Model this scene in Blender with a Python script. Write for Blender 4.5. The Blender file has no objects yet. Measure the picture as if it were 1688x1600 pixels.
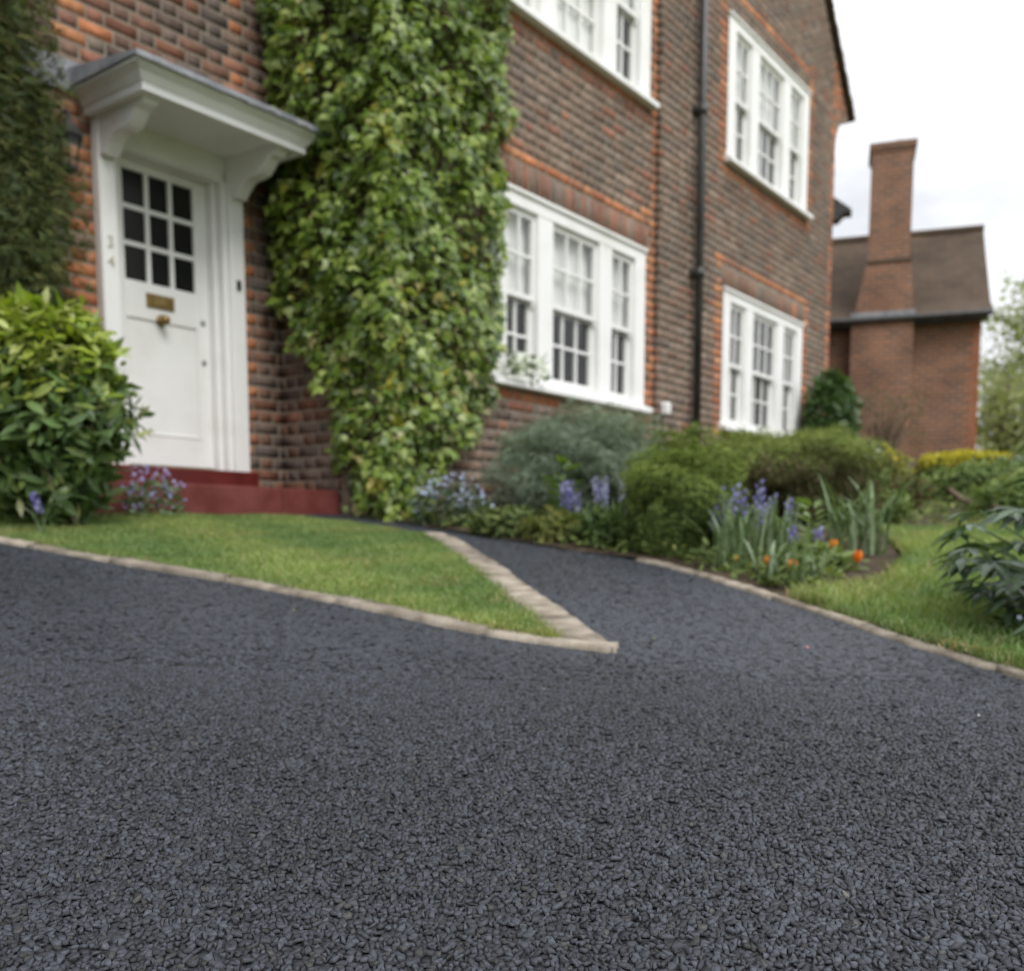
import bpy, math, random
import numpy as np
from mathutils import Vector, Matrix

rng = np.random.default_rng(7)
random.seed(7)
sc = bpy.context.scene
col = sc.collection
R = math.radians

# ------------------------------------------------------------------ camera
cam_d = bpy.data.cameras.new('camera')
cam = bpy.data.objects.new('camera', cam_d)
col.objects.link(cam)
cam.location = (0, 0, 0.65)
cam.rotation_euler = (R(90 - 6.03), 0, 0)
cam_d.sensor_width = 36
cam_d.lens = 34.12
cam_d.shift_y = 0.1451
cam_d.clip_end = 2000
cam_d.dof.use_dof = True
cam_d.dof.focus_distance = 1.32
cam_d.dof.aperture_fstop = 3.9
sc.camera = cam

# ------------------------------------------------------------------ sky
world = bpy.data.worlds.new('World')
sc.world = world
world.use_nodes = True
nt = world.node_tree
nt.nodes.clear()
SUN_EL, SUN_ROT = 48, 150
sky = nt.nodes.new('ShaderNodeTexSky')
sky.sky_type = 'NISHITA'
sky.sun_disc = False
sky.sun_elevation = R(SUN_EL)
sky.sun_rotation = R(SUN_ROT)
sky.dust_density = 3.0
tc = nt.nodes.new('ShaderNodeTexCoord')
mp = nt.nodes.new('ShaderNodeMapping')
mp.inputs['Scale'].default_value = (1.6, 1.6, 4.2)
nz = nt.nodes.new('ShaderNodeTexNoise')
nz.inputs['Scale'].default_value = 2.3
nz.inputs['Detail'].default_value = 7
nz.inputs['Roughness'].default_value = 0.55
cr = nt.nodes.new('ShaderNodeValToRGB')
cr.color_ramp.elements[0].position = 0.36
cr.color_ramp.elements[0].color = (0.86, 0.86, 0.86, 1)
cr.color_ramp.elements[1].position = 0.60
cr.color_ramp.elements[1].color = (0.97, 0.97, 0.97, 1)
sep = nt.nodes.new('ShaderNodeSeparateXYZ')
mr = nt.nodes.new('ShaderNodeMapRange')          # an overcast sky is brighter overhead
mr.inputs['From Min'].default_value = 0.0
mr.inputs['From Max'].default_value = 1.0
mr.inputs['To Min'].default_value = 4.8
mr.inputs['To Max'].default_value = 20.0
cloud = nt.nodes.new('ShaderNodeVectorMath')
cloud.operation = 'SCALE'
cloud.inputs[0].default_value = (1.0, 1.02, 1.06)
mix = nt.nodes.new('ShaderNodeMix')
mix.data_type = 'RGBA'
bg = nt.nodes.new('ShaderNodeBackground')
bg.inputs['Strength'].default_value = 0.1
wo = nt.nodes.new('ShaderNodeOutputWorld')
L = nt.links.new
L(tc.outputs['Generated'], mp.inputs['Vector'])
L(mp.outputs['Vector'], nz.inputs['Vector'])
L(nz.outputs['Fac'], cr.inputs['Fac'])
L(tc.outputs['Generated'], sep.inputs[0])
L(sep.outputs['Z'], mr.inputs['Value'])
cv = nt.nodes.new('ShaderNodeMapRange')          # thicker and thinner cloud
cv.inputs['From Min'].default_value = 0.34
cv.inputs['From Max'].default_value = 0.62
cv.inputs['To Min'].default_value = 0.76
cv.inputs['To Max'].default_value = 1.08
cm = nt.nodes.new('ShaderNodeMath'); cm.operation = 'MULTIPLY'
L(nz.outputs['Fac'], cv.inputs['Value'])
L(cv.outputs['Result'], cm.inputs[0])
L(mr.outputs['Result'], cm.inputs[1])
L(cm.outputs[0], cloud.inputs['Scale'])
L(cr.outputs['Color'], mix.inputs['Factor'])
L(sky.outputs['Color'], mix.inputs['A'])
L(cloud.outputs['Vector'], mix.inputs['B'])
L(mix.outputs['Result'], bg.inputs['Color'])
L(bg.outputs['Background'], wo.inputs['Surface'])

sun_d = bpy.data.lights.new('sun', 'SUN')
sun_d.energy = 1.4
sun_d.angle = R(25)
sun_d.color = (1.0, 0.97, 0.92)
sun = bpy.data.objects.new('sun', sun_d)
col.objects.link(sun)
_az = R(SUN_ROT)
sun_dir = Vector((math.sin(_az) * math.cos(R(SUN_EL)), math.cos(_az) * math.cos(R(SUN_EL)), math.sin(R(SUN_EL))))
sun.rotation_euler = sun_dir.to_track_quat('Z', 'Y').to_euler()

sc.view_settings.view_transform = 'Standard'
sc.view_settings.look = 'None'
sc.view_settings.exposure = 0.42
sc.view_settings.gamma = 1.0
sc.view_settings.use_curve_mapping = False
sc.render.engine = 'CYCLES'
sc.cycles.use_denoising = True
sc.cycles.max_bounces = 6
sc.cycles.transparent_max_bounces = 8

# ------------------------------------------------------------------ helpers
def tag(o, label=None, cat=None, group=None, kind=None):
    if label: o['label'] = label
    if cat: o['category'] = cat
    if group: o['group'] = group
    if kind: o['kind'] = kind
    return o

def empty(name, loc=(0, 0, 0), rz=0.0, label=None, cat=None, group=None, kind=None):
    o = bpy.data.objects.new(name, None)
    o.empty_display_size = 0.1
    o.location = loc
    o.rotation_euler = (0, 0, rz)
    col.objects.link(o)
    return tag(o, label, cat, group, kind)

def link(name, me, parent=None):
    o = bpy.data.objects.new(name, me)
    col.objects.link(o)
    o.parent = parent
    return o

def np_mesh(name, V, faces, C=None, mat=None, smooth=False):
    """V (n,3); faces: list of int arrays (m,k); C (n,3) colours per vertex."""
    me = bpy.data.meshes.new(name)
    V = np.asarray(V, np.float32)
    me.vertices.add(len(V))
    me.vertices.foreach_set('co', V.ravel())
    faces = [np.asarray(f, np.int32) for f in faces if len(f)]
    loops = np.concatenate([f.ravel() for f in faces])
    tot = np.concatenate([np.full(len(f), f.shape[1], np.int32) for f in faces])
    st = np.concatenate([[0], np.cumsum(tot)[:-1]]).astype(np.int32)
    me.loops.add(len(loops))
    me.loops.foreach_set('vertex_index', loops)
    me.polygons.add(len(tot))
    me.polygons.foreach_set('loop_start', st)
    me.polygons.foreach_set('loop_total', tot)
    if smooth:
        me.polygons.foreach_set('use_smooth', np.ones(len(tot), bool))
    me.update(calc_edges=True)
    if C is not None:
        a = me.color_attributes.new('tint', 'FLOAT_COLOR', 'POINT')
        c4 = np.ones((len(V), 4), np.float32)
        c4[:, :3] = C
        a.data.foreach_set('color', c4.ravel())
    if mat: me.materials.append(mat)
    return me

class MB:
    """collects simple solids into one mesh"""
    def __init__(s): s.v = []; s.f = []
    def add(s, V, F):
        b = len(s.v); s.v += [tuple(map(float, p)) for p in V]; s.f += [tuple(i + b for i in f) for f in F]
        return s
    def box(s, x0, x1, y0, y1, z0, z1):
        return s.add([(x0,y0,z0),(x1,y0,z0),(x1,y1,z0),(x0,y1,z0),(x0,y0,z1),(x1,y0,z1),(x1,y1,z1),(x0,y1,z1)],
                     [(0,3,2,1),(4,5,6,7),(0,1,5,4),(1,2,6,5),(2,3,7,6),(3,0,4,7)])
    def prism(s, prof, x0, x1, axis='x'):
        """extrude a closed (a,b) profile; axis x: (a,b)=(y,z), axis y: (a,b)=(x,z)"""
        n = len(prof)
        if axis == 'x': V = [(x0,a,b) for a,b in prof] + [(x1,a,b) for a,b in prof]
        elif axis == 'y': V = [(a,x0,b) for a,b in prof] + [(a,x1,b) for a,b in prof]
        else: V = [(a,b,x0) for a,b in prof] + [(a,b,x1) for a,b in prof]
        F = [tuple(range(n))[::-1], tuple(range(n, 2*n))] + [(i, (i+1)%n, n+(i+1)%n, n+i) for i in range(n)]
        return s.add(V, F)
    def tube(s, pts, rad, n=8):
        pts = [Vector(p) for p in pts]
        if not hasattr(rad, '__len__'): rad = [rad]*len(pts)
        V = []
        for i, p in enumerate(pts):
            d = (pts[min(i+1, len(pts)-1)] - pts[max(i-1, 0)]).normalized()
            a = d.orthogonal().normalized(); b = d.cross(a)
            for k in range(n):
                t = 2*math.pi*k/n
                V.append(p + (a*math.cos(t) + b*math.sin(t))*rad[i])
        F = [(i*n+k, i*n+(k+1)%n, (i+1)*n+(k+1)%n, (i+1)*n+k) for i in range(len(pts)-1) for k in range(n)]
        F += [tuple(range(n))[::-1], tuple((len(pts)-1)*n+k for k in range(n))]
        return s.add(V, F)
    def lathe(s, prof, c=(0,0,0), n=14, axis='z'):
        V = []
        for r, h in prof:
            for k in range(n):
                t = 2*math.pi*k/n
                a, b = r*math.cos(t), r*math.sin(t)
                V.append((c[0]+a, c[1]+b, c[2]+h) if axis == 'z' else (c[0]+a, c[1]-h, c[2]+b))
        F = [(i*n+k, i*n+(k+1)%n, (i+1)*n+(k+1)%n, (i+1)*n+k) for i in range(len(prof)-1) for k in range(n)]
        return s.add(V, F)
    def mesh(s, name, mat, bevel=0.0, smooth=False):
        me = bpy.data.meshes.new(name)
        me.from_pydata(s.v, [], s.f)
        me.validate()
        import bmesh
        bm = bmesh.new(); bm.from_mesh(me)
        bmesh.ops.recalc_face_normals(bm, faces=bm.faces)
        if bevel:
            bmesh.ops.bevel(bm, geom=[e for e in bm.edges if e.calc_face_angle(0) > 0.5], offset=bevel, segments=1, affect='EDGES', clamp_overlap=True)
        bm.to_mesh(me); bm.free()
        if smooth:
            for p in me.polygons: p.use_smooth = True
        me.materials.append(mat)
        return me
    def build(s, name, mat, parent=None, bevel=0.0, smooth=False):
        return link(name, s.mesh(name, mat, bevel, smooth), parent)

# ------------------------------------------------------------------ materials
def principled(name, base=(0.5,0.5,0.5), rough=0.6, spec=0.5, metal=0.0):
    m = bpy.data.materials.new(name); m.use_nodes = True
    b = m.node_tree.nodes['Principled BSDF']
    b.inputs['Base Color'].default_value = (*base, 1)
    b.inputs['Roughness'].default_value = rough
    b.inputs['Specular IOR Level'].default_value = spec
    b.inputs['Metallic'].default_value = metal
    return m, m.node_tree, b

def noisy(name, c0, c1, scale=8, rough=0.6, spec=0.4, bump=0.0, bscale=None, detail=5, metal=0.0, lo=0.35, hi=0.65, stretch=None):
    m, t, b = principled(name, c0, rough, spec, metal)
    tc = t.nodes.new('ShaderNodeTexCoord')
    src = tc.outputs['Object']
    if stretch:
        mp = t.nodes.new('ShaderNodeMapping'); mp.inputs['Scale'].default_value = stretch
        t.links.new(src, mp.inputs['Vector']); src = mp.outputs['Vector']
    n = t.nodes.new('ShaderNodeTexNoise'); n.inputs['Scale'].default_value = scale; n.inputs['Detail'].default_value = detail
    r = t.nodes.new('ShaderNodeValToRGB')
    r.color_ramp.elements[0].position = lo; r.color_ramp.elements[0].color = (*c0, 1)
    r.color_ramp.elements[1].position = hi; r.color_ramp.elements[1].color = (*c1, 1)
    t.links.new(src, n.inputs['Vector']); t.links.new(n.outputs['Fac'], r.inputs['Fac']); t.links.new(r.outputs['Color'], b.inputs['Base Color'])
    if bump:
        n2 = t.nodes.new('ShaderNodeTexNoise'); n2.inputs['Scale'].default_value = bscale or scale*4; n2.inputs['Detail'].default_value = 4
        bp = t.nodes.new('ShaderNodeBump'); bp.inputs['Strength'].default_value = bump; bp.inputs['Distance'].default_value = 0.01
        t.links.new(src, n2.inputs['Vector']); t.links.new(n2.outputs['Fac'], bp.inputs['Height']); t.links.new(bp.outputs['Normal'], b.inputs['Normal'])
    return m

def tinted(name, rough=0.5, spec=0.4, trans=0.0, nscale=0, namt=0.3, bump=0.0, bscale=60, grime=0.0):
    """colour comes from each piece's own tint"""
    m, t, b = principled(name, (0.5,0.5,0.5), rough, spec)
    a = t.nodes.new('ShaderNodeVertexColor'); a.layer_name = 'tint'
    src = a.outputs['Color']
    if nscale:
        tc = t.nodes.new('ShaderNodeNewGeometry')
        n = t.nodes.new('ShaderNodeTexNoise'); n.inputs['Scale'].default_value = nscale; n.inputs['Detail'].default_value = 4
        mr = t.nodes.new('ShaderNodeMapRange'); mr.inputs['From Min'].default_value = 0.3; mr.inputs['From Max'].default_value = 0.7
        mr.inputs['To Min'].default_value = 1 - namt; mr.inputs['To Max'].default_value = 1 + namt
        sv = t.nodes.new('ShaderNodeVectorMath'); sv.operation = 'SCALE'
        t.links.new(tc.outputs['Position'], n.inputs['Vector']); t.links.new(n.outputs['Fac'], mr.inputs['Value'])
        t.links.new(src, sv.inputs[0]); t.links.new(mr.outputs['Result'], sv.inputs['Scale']); src = sv.outputs['Vector']
        if grime:
            mpg = t.nodes.new('ShaderNodeMapping'); mpg.inputs['Scale'].default_value = (1.0, 1.0, 0.35)
            ge = t.nodes.new('ShaderNodeNewGeometry')
            ng = t.nodes.new('ShaderNodeTexNoise'); ng.inputs['Scale'].default_value = 1.6; ng.inputs['Detail'].default_value = 6; ng.inputs['Roughness'].default_value = 0.6
            mg = t.nodes.new('ShaderNodeMapRange'); mg.inputs['From Min'].default_value = 0.3; mg.inputs['From Max'].default_value = 0.7; mg.inputs['To Min'].default_value = 1 - grime; mg.inputs['To Max'].default_value = 1 + grime*0.7
            sg = t.nodes.new('ShaderNodeVectorMath'); sg.operation = 'SCALE'
            t.links.new(ge.outputs['Position'], mpg.inputs['Vector']); t.links.new(mpg.outputs['Vector'], ng.inputs['Vector']); t.links.new(ng.outputs['Fac'], mg.inputs['Value'])
            t.links.new(src, sg.inputs[0]); t.links.new(mg.outputs['Result'], sg.inputs['Scale']); src = sg.outputs['Vector']
        if bump:
            n2 = t.nodes.new('ShaderNodeTexNoise'); n2.inputs['Scale'].default_value = bscale; n2.inputs['Detail'].default_value = 3
            bp = t.nodes.new('ShaderNodeBump'); bp.inputs['Strength'].default_value = bump; bp.inputs['Distance'].default_value = 0.004
            t.links.new(tc.outputs['Position'], n2.inputs['Vector']); t.links.new(n2.outputs['Fac'], bp.inputs['Height']); t.links.new(bp.outputs['Normal'], b.inputs['Normal'])
    t.links.new(src, b.inputs['Base Color'])
    if trans:
        tr = t.nodes.new('ShaderNodeBsdfTranslucent'); mx = t.nodes.new('ShaderNodeMixShader'); mx.inputs['Fac'].default_value = trans
        g = t.nodes.new('ShaderNodeVectorMath'); g.operation = 'MULTIPLY'; g.inputs[1].default_value = (1.25, 1.35, 0.6)
        t.links.new(src, g.inputs[0]); t.links.new(g.outputs['Vector'], tr.inputs['Color'])
        t.links.new(b.outputs['BSDF'], mx.inputs[1]); t.links.new(tr.outputs['BSDF'], mx.inputs[2])
        t.links.new(mx.outputs['Shader'], t.nodes['Material Output'].inputs['Surface'])
    return m

def brick_far(name, c1, c2, mortar, bw=0.235, rh=0.085, joint=0.016):
    m, t, b = principled(name, c1, 0.85, 0.25)
    tc = t.nodes.new('ShaderNodeTexCoord'); mp = t.nodes.new('ShaderNodeMapping'); mp.inputs['Rotation'].default_value = (R(90), 0, 0)
    sp = t.nodes.new('ShaderNodeSeparateXYZ'); cb = t.nodes.new('ShaderNodeCombineXYZ'); ad = t.nodes.new('ShaderNodeMath'); ad.operation = 'ADD'
    br = t.nodes.new('ShaderNodeTexBrick')
    br.inputs['Scale'].default_value = 1.0; br.inputs['Brick Width'].default_value = bw; br.inputs['Row Height'].default_value = rh
    br.inputs['Mortar Size'].default_value = joint*0.5; br.inputs['Color1'].default_value = (*c1,1); br.inputs['Color2'].default_value = (*c2,1); br.inputs['Mortar'].default_value = (*mortar,1)
    br.inputs['Mortar Smooth'].default_value = 0.3
    t.links.new(tc.outputs['Object'], sp.inputs[0]); t.links.new(sp.outputs['X'], ad.inputs[0]); t.links.new(sp.outputs['Y'], ad.inputs[1])
    t.links.new(ad.outputs[0], cb.inputs['X']); t.links.new(sp.outputs['Z'], cb.inputs['Y']); t.links.new(cb.outputs[0], br.inputs['Vector'])
    n = t.nodes.new('ShaderNodeTexNoise'); n.inputs['Scale'].default_value = 1.1; n.inputs['Detail'].default_value = 6
    mr = t.nodes.new('ShaderNodeMapRange'); mr.inputs['From Min'].default_value = 0.3; mr.inputs['From Max'].default_value = 0.7; mr.inputs['To Min'].default_value = 0.72; mr.inputs['To Max'].default_value = 1.25
    sv = t.nodes.new('ShaderNodeVectorMath'); sv.operation = 'SCALE'
    t.links.new(tc.outputs['Object'], n.inputs['Vector']); t.links.new(n.outputs['Fac'], mr.inputs['Value'])
    t.links.new(br.outputs['Color'], sv.inputs[0]); t.links.new(mr.outputs['Result'], sv.inputs['Scale']); t.links.new(sv.outputs['Vector'], b.inputs['Base Color'])
    bp = t.nodes.new('ShaderNodeBump'); bp.inputs['Strength'].default_value = 0.5; bp.inputs['Distance'].default_value = 0.01; bp.invert = True
    t.links.new(br.outputs['Fac'], bp.inputs['Height']); t.links.new(bp.outputs['Normal'], b.inputs['Normal'])
    return m

def glass_mat(name, tint=(0.97,0.975,0.97)):
    m = bpy.data.materials.new(name); m.use_nodes = True
    t = m.node_tree; t.nodes.clear()
    o = t.nodes.new('ShaderNodeOutputMaterial'); mx = t.nodes.new('ShaderNodeMixShader'); lw = t.nodes.new('ShaderNodeLayerWeight'); lw.inputs['Blend'].default_value = 0.5
    pw = t.nodes.new('ShaderNodeMath'); pw.operation = 'POWER'; pw.inputs[1].default_value = 5
    fr = t.nodes.new('ShaderNodeMath'); fr.operation = 'MULTIPLY_ADD'; fr.inputs[1].default_value = 0.9; fr.inputs[2].default_value = 0.045
    t.links.new(lw.outputs['Facing'], pw.inputs[0]); t.links.new(pw.outputs[0], fr.inputs[0])
    tr = t.nodes.new('ShaderNodeBsdfTransparent'); tr.inputs['Color'].default_value = (*tint, 1)
    gl = t.nodes.new('ShaderNodeBsdfGlossy'); gl.inputs['Roughness'].default_value = 0.02
    n = t.nodes.new('ShaderNodeTexNoise'); n.inputs['Scale'].default_value = 3.0
    bp = t.nodes.new('ShaderNodeBump'); bp.inputs['Strength'].default_value = 0.08; bp.inputs['Distance'].default_value = 0.02
    t.links.new(n.outputs['Fac'], bp.inputs['Height']); t.links.new(bp.outputs['Normal'], gl.inputs['Normal'])
    t.links.new(fr.outputs[0], mx.inputs['Fac']); t.links.new(tr.outputs[0], mx.inputs[1]); t.links.new(gl.outputs[0], mx.inputs[2]); t.links.new(mx.outputs[0], o.inputs['Surface'])
    return m

M = {}
M['paint'] = noisy('white_paint', (0.70,0.695,0.66), (0.82,0.82,0.81), 2.4, 0.40, 0.5, 0.06, 30, lo=0.22, hi=0.5)
M['paint2'] = noisy('sash_paint', (0.74,0.74,0.72), (0.80,0.80,0.79), 3, 0.35, 0.5)
M['lead'] = noisy('lead', (0.17,0.18,0.20), (0.30,0.31,0.33), 9, 0.55, 0.4, 0.25, 20)
M['black'] = noisy('black_iron', (0.018,0.018,0.018), (0.045,0.044,0.042), 7, 0.45, 0.5)
M['pipe'] = noisy('pipe_paint', (0.022,0.022,0.021), (0.05,0.048,0.045), 5, 0.4, 0.5)
M['brass'] = noisy('aged_brass', (0.20,0.135,0.045), (0.34,0.24,0.09), 25, 0.42, 0.5, metal=0.7)
M['steel'] = noisy('dull_steel', (0.25,0.25,0.25), (0.4,0.4,0.4), 25, 0.4, 0.5, metal=0.6)
M['red'] = noisy('red_step_paint', (0.085,0.010,0.009), (0.125,0.018,0.016), 6, 0.42, 0.4, 0.12, 40)
M['red2'] = noisy('worn_red_step_paint', (0.115,0.024,0.020), (0.175,0.050,0.044), 5, 0.5, 0.3, 0.15, 40)
M['mortar'] = noisy('mortar', (0.20,0.165,0.13), (0.31,0.265,0.215), 14, 0.95, 0.15, 0.4, 60)
M['brick'] = tinted('brick', 0.9, 0.2, 0, 22, 0.22, 0.5, 90, 0.28)
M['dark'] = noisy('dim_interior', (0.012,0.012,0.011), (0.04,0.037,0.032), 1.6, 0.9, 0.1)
M['glass'] = glass_mat('window_glass')
M['net'] = noisy('blind_cloth', (0.80,0.80,0.78), (0.86,0.86,0.85), 4, 0.9, 0.1)
M['curtain'] = noisy('curtain_cloth', (0.45,0.44,0.40), (0.6,0.59,0.55), 5, 0.9, 0.1)
M['leaf'] = tinted('leaf', 0.34, 0.5, 0.28, 9, 0.18)
M['matte_leaf'] = tinted('matte_leaf', 0.7, 0.15, 0.24, 14, 0.2)
M['petal'] = tinted('petal', 0.6, 0.2, 0.3)
M['grass'] = tinted('grass_blade', 0.5, 0.3, 0.3)
M['bark'] = noisy('bark', (0.07,0.052,0.038), (0.15,0.115,0.085), 18, 0.9, 0.2, 0.6, 50)
M['twig'] = noisy('twig', (0.10,0.07,0.05), (0.19,0.14,0.10), 20, 0.85, 0.2)
M['soil'] = noisy('soil', (0.035,0.025,0.017), (0.085,0.062,0.042), 9, 0.95, 0.15, 0.9, 45)
M['turf'] = noisy('turf', (0.08,0.10,0.03), (0.15,0.17,0.05), 5, 0.9, 0.2, 0.5, 60)
M['bitumen'] = noisy('bitumen', (0.009,0.010,0.012), (0.032,0.034,0.040), 110, 0.5, 0.5, 1.0, 130)
M['stone'] = tinted('coated_chipping', 0.55, 0.36, 0, 160, 0.22, 0.45, 420)
M['kerb'] = noisy('kerb_concrete', (0.15,0.125,0.095), (0.365,0.32,0.26), 12, 0.92, 0.2, 0.6, 70, lo=0.3, hi=0.7)
M['tile'] = brick_far('roof_tile', (0.098,0.068,0.045), (0.074,0.052,0.036), (0.05,0.037,0.026), 0.17, 0.085, 0.012)
M['verge'] = noisy('verge_tile', (0.05,0.035,0.026), (0.11,0.075,0.05), 9, 0.85, 0.2, 0.4)
M['farbrick'] = brick_far('far_brick', (0.245,0.115,0.068), (0.15,0.085,0.06), (0.31,0.245,0.19))
M['upbrick'] = brick_far('gable_brick', (0.23,0.14,0.10), (0.18,0.13,0.10), (0.28,0.24,0.19))
M['quoin'] = noisy('orange_brick', (0.25,0.10,0.055), (0.36,0.15,0.08), 5, 0.9, 0.2)
M['whitebox'] = noisy('white_plastic', (0.7,0.7,0.69), (0.78,0.78,0.77), 6, 0.4, 0.5)

# ------------------------------------------------------------------ terrain
SL = 0.106
def _sm(a, b, x):
    t = np.clip((np.asarray(x, float) - a)/(b - a), 0, 1); return t*t*(3 - 2*t)
def gz(x, y):
    x = np.asarray(x, float); y = np.asarray(y, float)
    yy = np.where(y > 20, 20 + 3*(1 - np.exp(-(np.maximum(y, 20) - 20)/3)), y)
    yy = np.where(yy < -12, -12, yy)
    k = -x - 0.5*np.maximum(0, y - 5.5)
    k = np.clip(0.5*(k + np.sqrt(k*k + 0.02)), 0, 3.5)
    return SL*yy + 0.065*k*_sm(1.2, 3.2, y)*(1 - _sm(9, 14, y))
def g1(x, y): return float(gz(x, y))

def sheet(name, poly, dz, mat, step=0.25, kind='structure', rough=0.0):
    """fill an outline with a fine sheet that follows the ground"""
    poly = np.array(poly, float)
    x0, y0 = poly.min(0); x1, y1 = poly.max(0)
    from mathutils.geometry import delaunay_2d_cdt
    pts = []; n = len(poly)
    for i in range(n):
        a, b = poly[i], poly[(i+1)%n]; k = max(1, int(np.hypot(*(b-a))/step))
        pts += [tuple(a + (b-a)*j/k) for j in range(k)]
    nb = len(pts)
    gx, gy = np.meshgrid(np.arange(x0+step/2, x1, step), np.arange(y0+step/2, y1, step))
    q = np.stack([gx.ravel(), gy.ravel()], 1)
    q = q[inside(q, poly)]
    pts += [tuple(p) for p in q]
    vs, es, fs, *_ = delaunay_2d_cdt([Vector(p) for p in pts], [], [list(range(nb))], 2, 1e-5)
    v = np.array([[p.x, p.y] for p in vs]); z = gz(v[:,0], v[:,1]) + dz
    if rough: z = z + rough*(np.sin(v[:,0]*5.1+v[:,1]*3)+np.sin(v[:,1]*7.3-v[:,0]*4.2))*0.5
    me = np_mesh(name, np.column_stack([v, z]), [np.array([f for f in fs if len(f) == 3])], mat=mat, smooth=True)
    o = link(name, me); o['kind'] = kind
    return o

def inside(P, poly):
    P = np.asarray(P, float); poly = np.asarray(poly, float)
    r = np.zeros(len(P), bool); n = len(poly); j = n - 1
    for i in range(n):
        xi, yi = poly[i]; xj, yj = poly[j]
        c = ((yi > P[:,1]) != (yj > P[:,1])) & (P[:,0] < (xj-xi)*(P[:,1]-yi)/((yj-yi) + 1e-12) + xi)
        r ^= c; j = i
    return r

# outlines in metres (x to the right, y away from the viewer)
KERB_FRONT = [(-4.6,5.75), (-3.5,5.1), (-2.27,4.30), (-1.57,3.90), (-1.02,3.63), (-0.50,3.31), (-0.09,3.01), (0.29,2.80)]   # driveway side of the left lawn
KERB_PATH = [(0.307,2.80), (0.185,3.43), (-0.011,4.28), (-0.242,5.24), (-0.40,5.75)]                                    # path side of the left lawn
LAWN_L = [(-4.53,5.80), (-3.45,5.16), (-2.235,4.355), (-1.535,3.955), (-0.985,3.685), (-0.465,3.365), (-0.055,3.07), (0.13,2.945), (0.045,3.45), (-0.13,4.24), (-0.365,5.2), (-0.54,5.66), (-0.88,6.0), (-1.25,6.22), (-1.62,6.28), (-2.3,5.62), (-3.4,6.2)]
KERB_RIGHT = [(0.60,4.80), (0.728,4.558), (0.84,4.22), (0.937,3.88), (1.066,3.43), (1.20,2.90), (1.33,2.495), (1.45,2.1), (1.62,1.5), (1.85,0.7)]
BED = [(-0.95,6.85), (-0.56,6.28), (0.055,5.52), (0.485,4.99), (0.64,4.80), (0.78,4.56), (0.89,4.22), (0.99,3.88), (1.05,3.70), (1.55,4.1), (1.95,4.9), (2.3,6.2), (2.75,6.25), (3.3,6.1), (5.2,7.2), (9.6,12.5), (9.6,19.9), (6.4,20.5), (4.2,14.6), (1.2,9.75)]
LAWN_R = [(1.12,3.45), (1.25,2.92), (1.38,2.51), (1.50,2.1), (1.67,1.5), (1.9,0.7), (5.5,0.7), (7.5,4.0), (5.3,7.1), (3.3,6.05), (2.75,6.2), (2.33,6.15), (1.97,4.85), (1.57,4.05), (1.06,3.66)]
DRIVE = [(-14,-11), (5,-11), (2.6,-2), (1.87,0.7), (1.64,1.5), (1.47,2.1), (1.35,2.495), (1.22,2.90), (1.086,3.43), (0.957,3.88), (0.86,4.22), (0.748,4.558), (0.62,4.80), (0.495,4.99), (0.055,5.52), (-0.50,6.22), (-0.86,6.74), (-1.13,7.0), (-1.32,6.90), (-1.72,6.40), (-1.55,6.2), (-1.2,6.16), (-0.82,5.94), (-0.48,5.6), (-0.27,5.2), (-0.05,4.28), (0.14,3.43), (0.24,2.90), (-0.06,3.07), (-0.47,3.38), (-0.98,3.69), (-1.54,3.96), (-2.24,4.36), (-3.5,5.16), (-4.6,5.8), (-14,10)]

# soil everywhere, a little lower, out to the horizon
gx = np.concatenate([np.linspace(-400,-20,16), np.linspace(-18,18,73), np.linspace(20,400,16)])
gy = np.concatenate([np.linspace(-300,-14,12), np.linspace(-12,30,85), np.linspace(34,800,24)])
GX, GY = np.meshgrid(gx, gy)
V = np.column_stack([GX.ravel(), GY.ravel(), (gz(GX, GY) - 0.06).ravel()])
ny, nx = GX.shape
idx = np.arange(nx*ny).reshape(ny, nx)
Fq = np.stack([idx[:-1,:-1], idx[:-1,1:], idx[1:,1:], idx[1:,:-1]], -1).reshape(-1, 4)
o = link('ground', np_mesh('ground', V, [Fq], mat=M['turf'], smooth=True)); o['kind'] = 'structure'

sheet('driveway', DRIVE, -0.0058, M['bitumen'], 0.3)
sheet('flower_bed', BED, 0.012, M['soil'], 0.2, rough=0.012)
lawn_l = sheet('lawn', LAWN_L, -0.004, M['turf'], 0.15)
lawn_r = sheet('lawn', LAWN_R, 0.015, M['turf'], 0.2)

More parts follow.
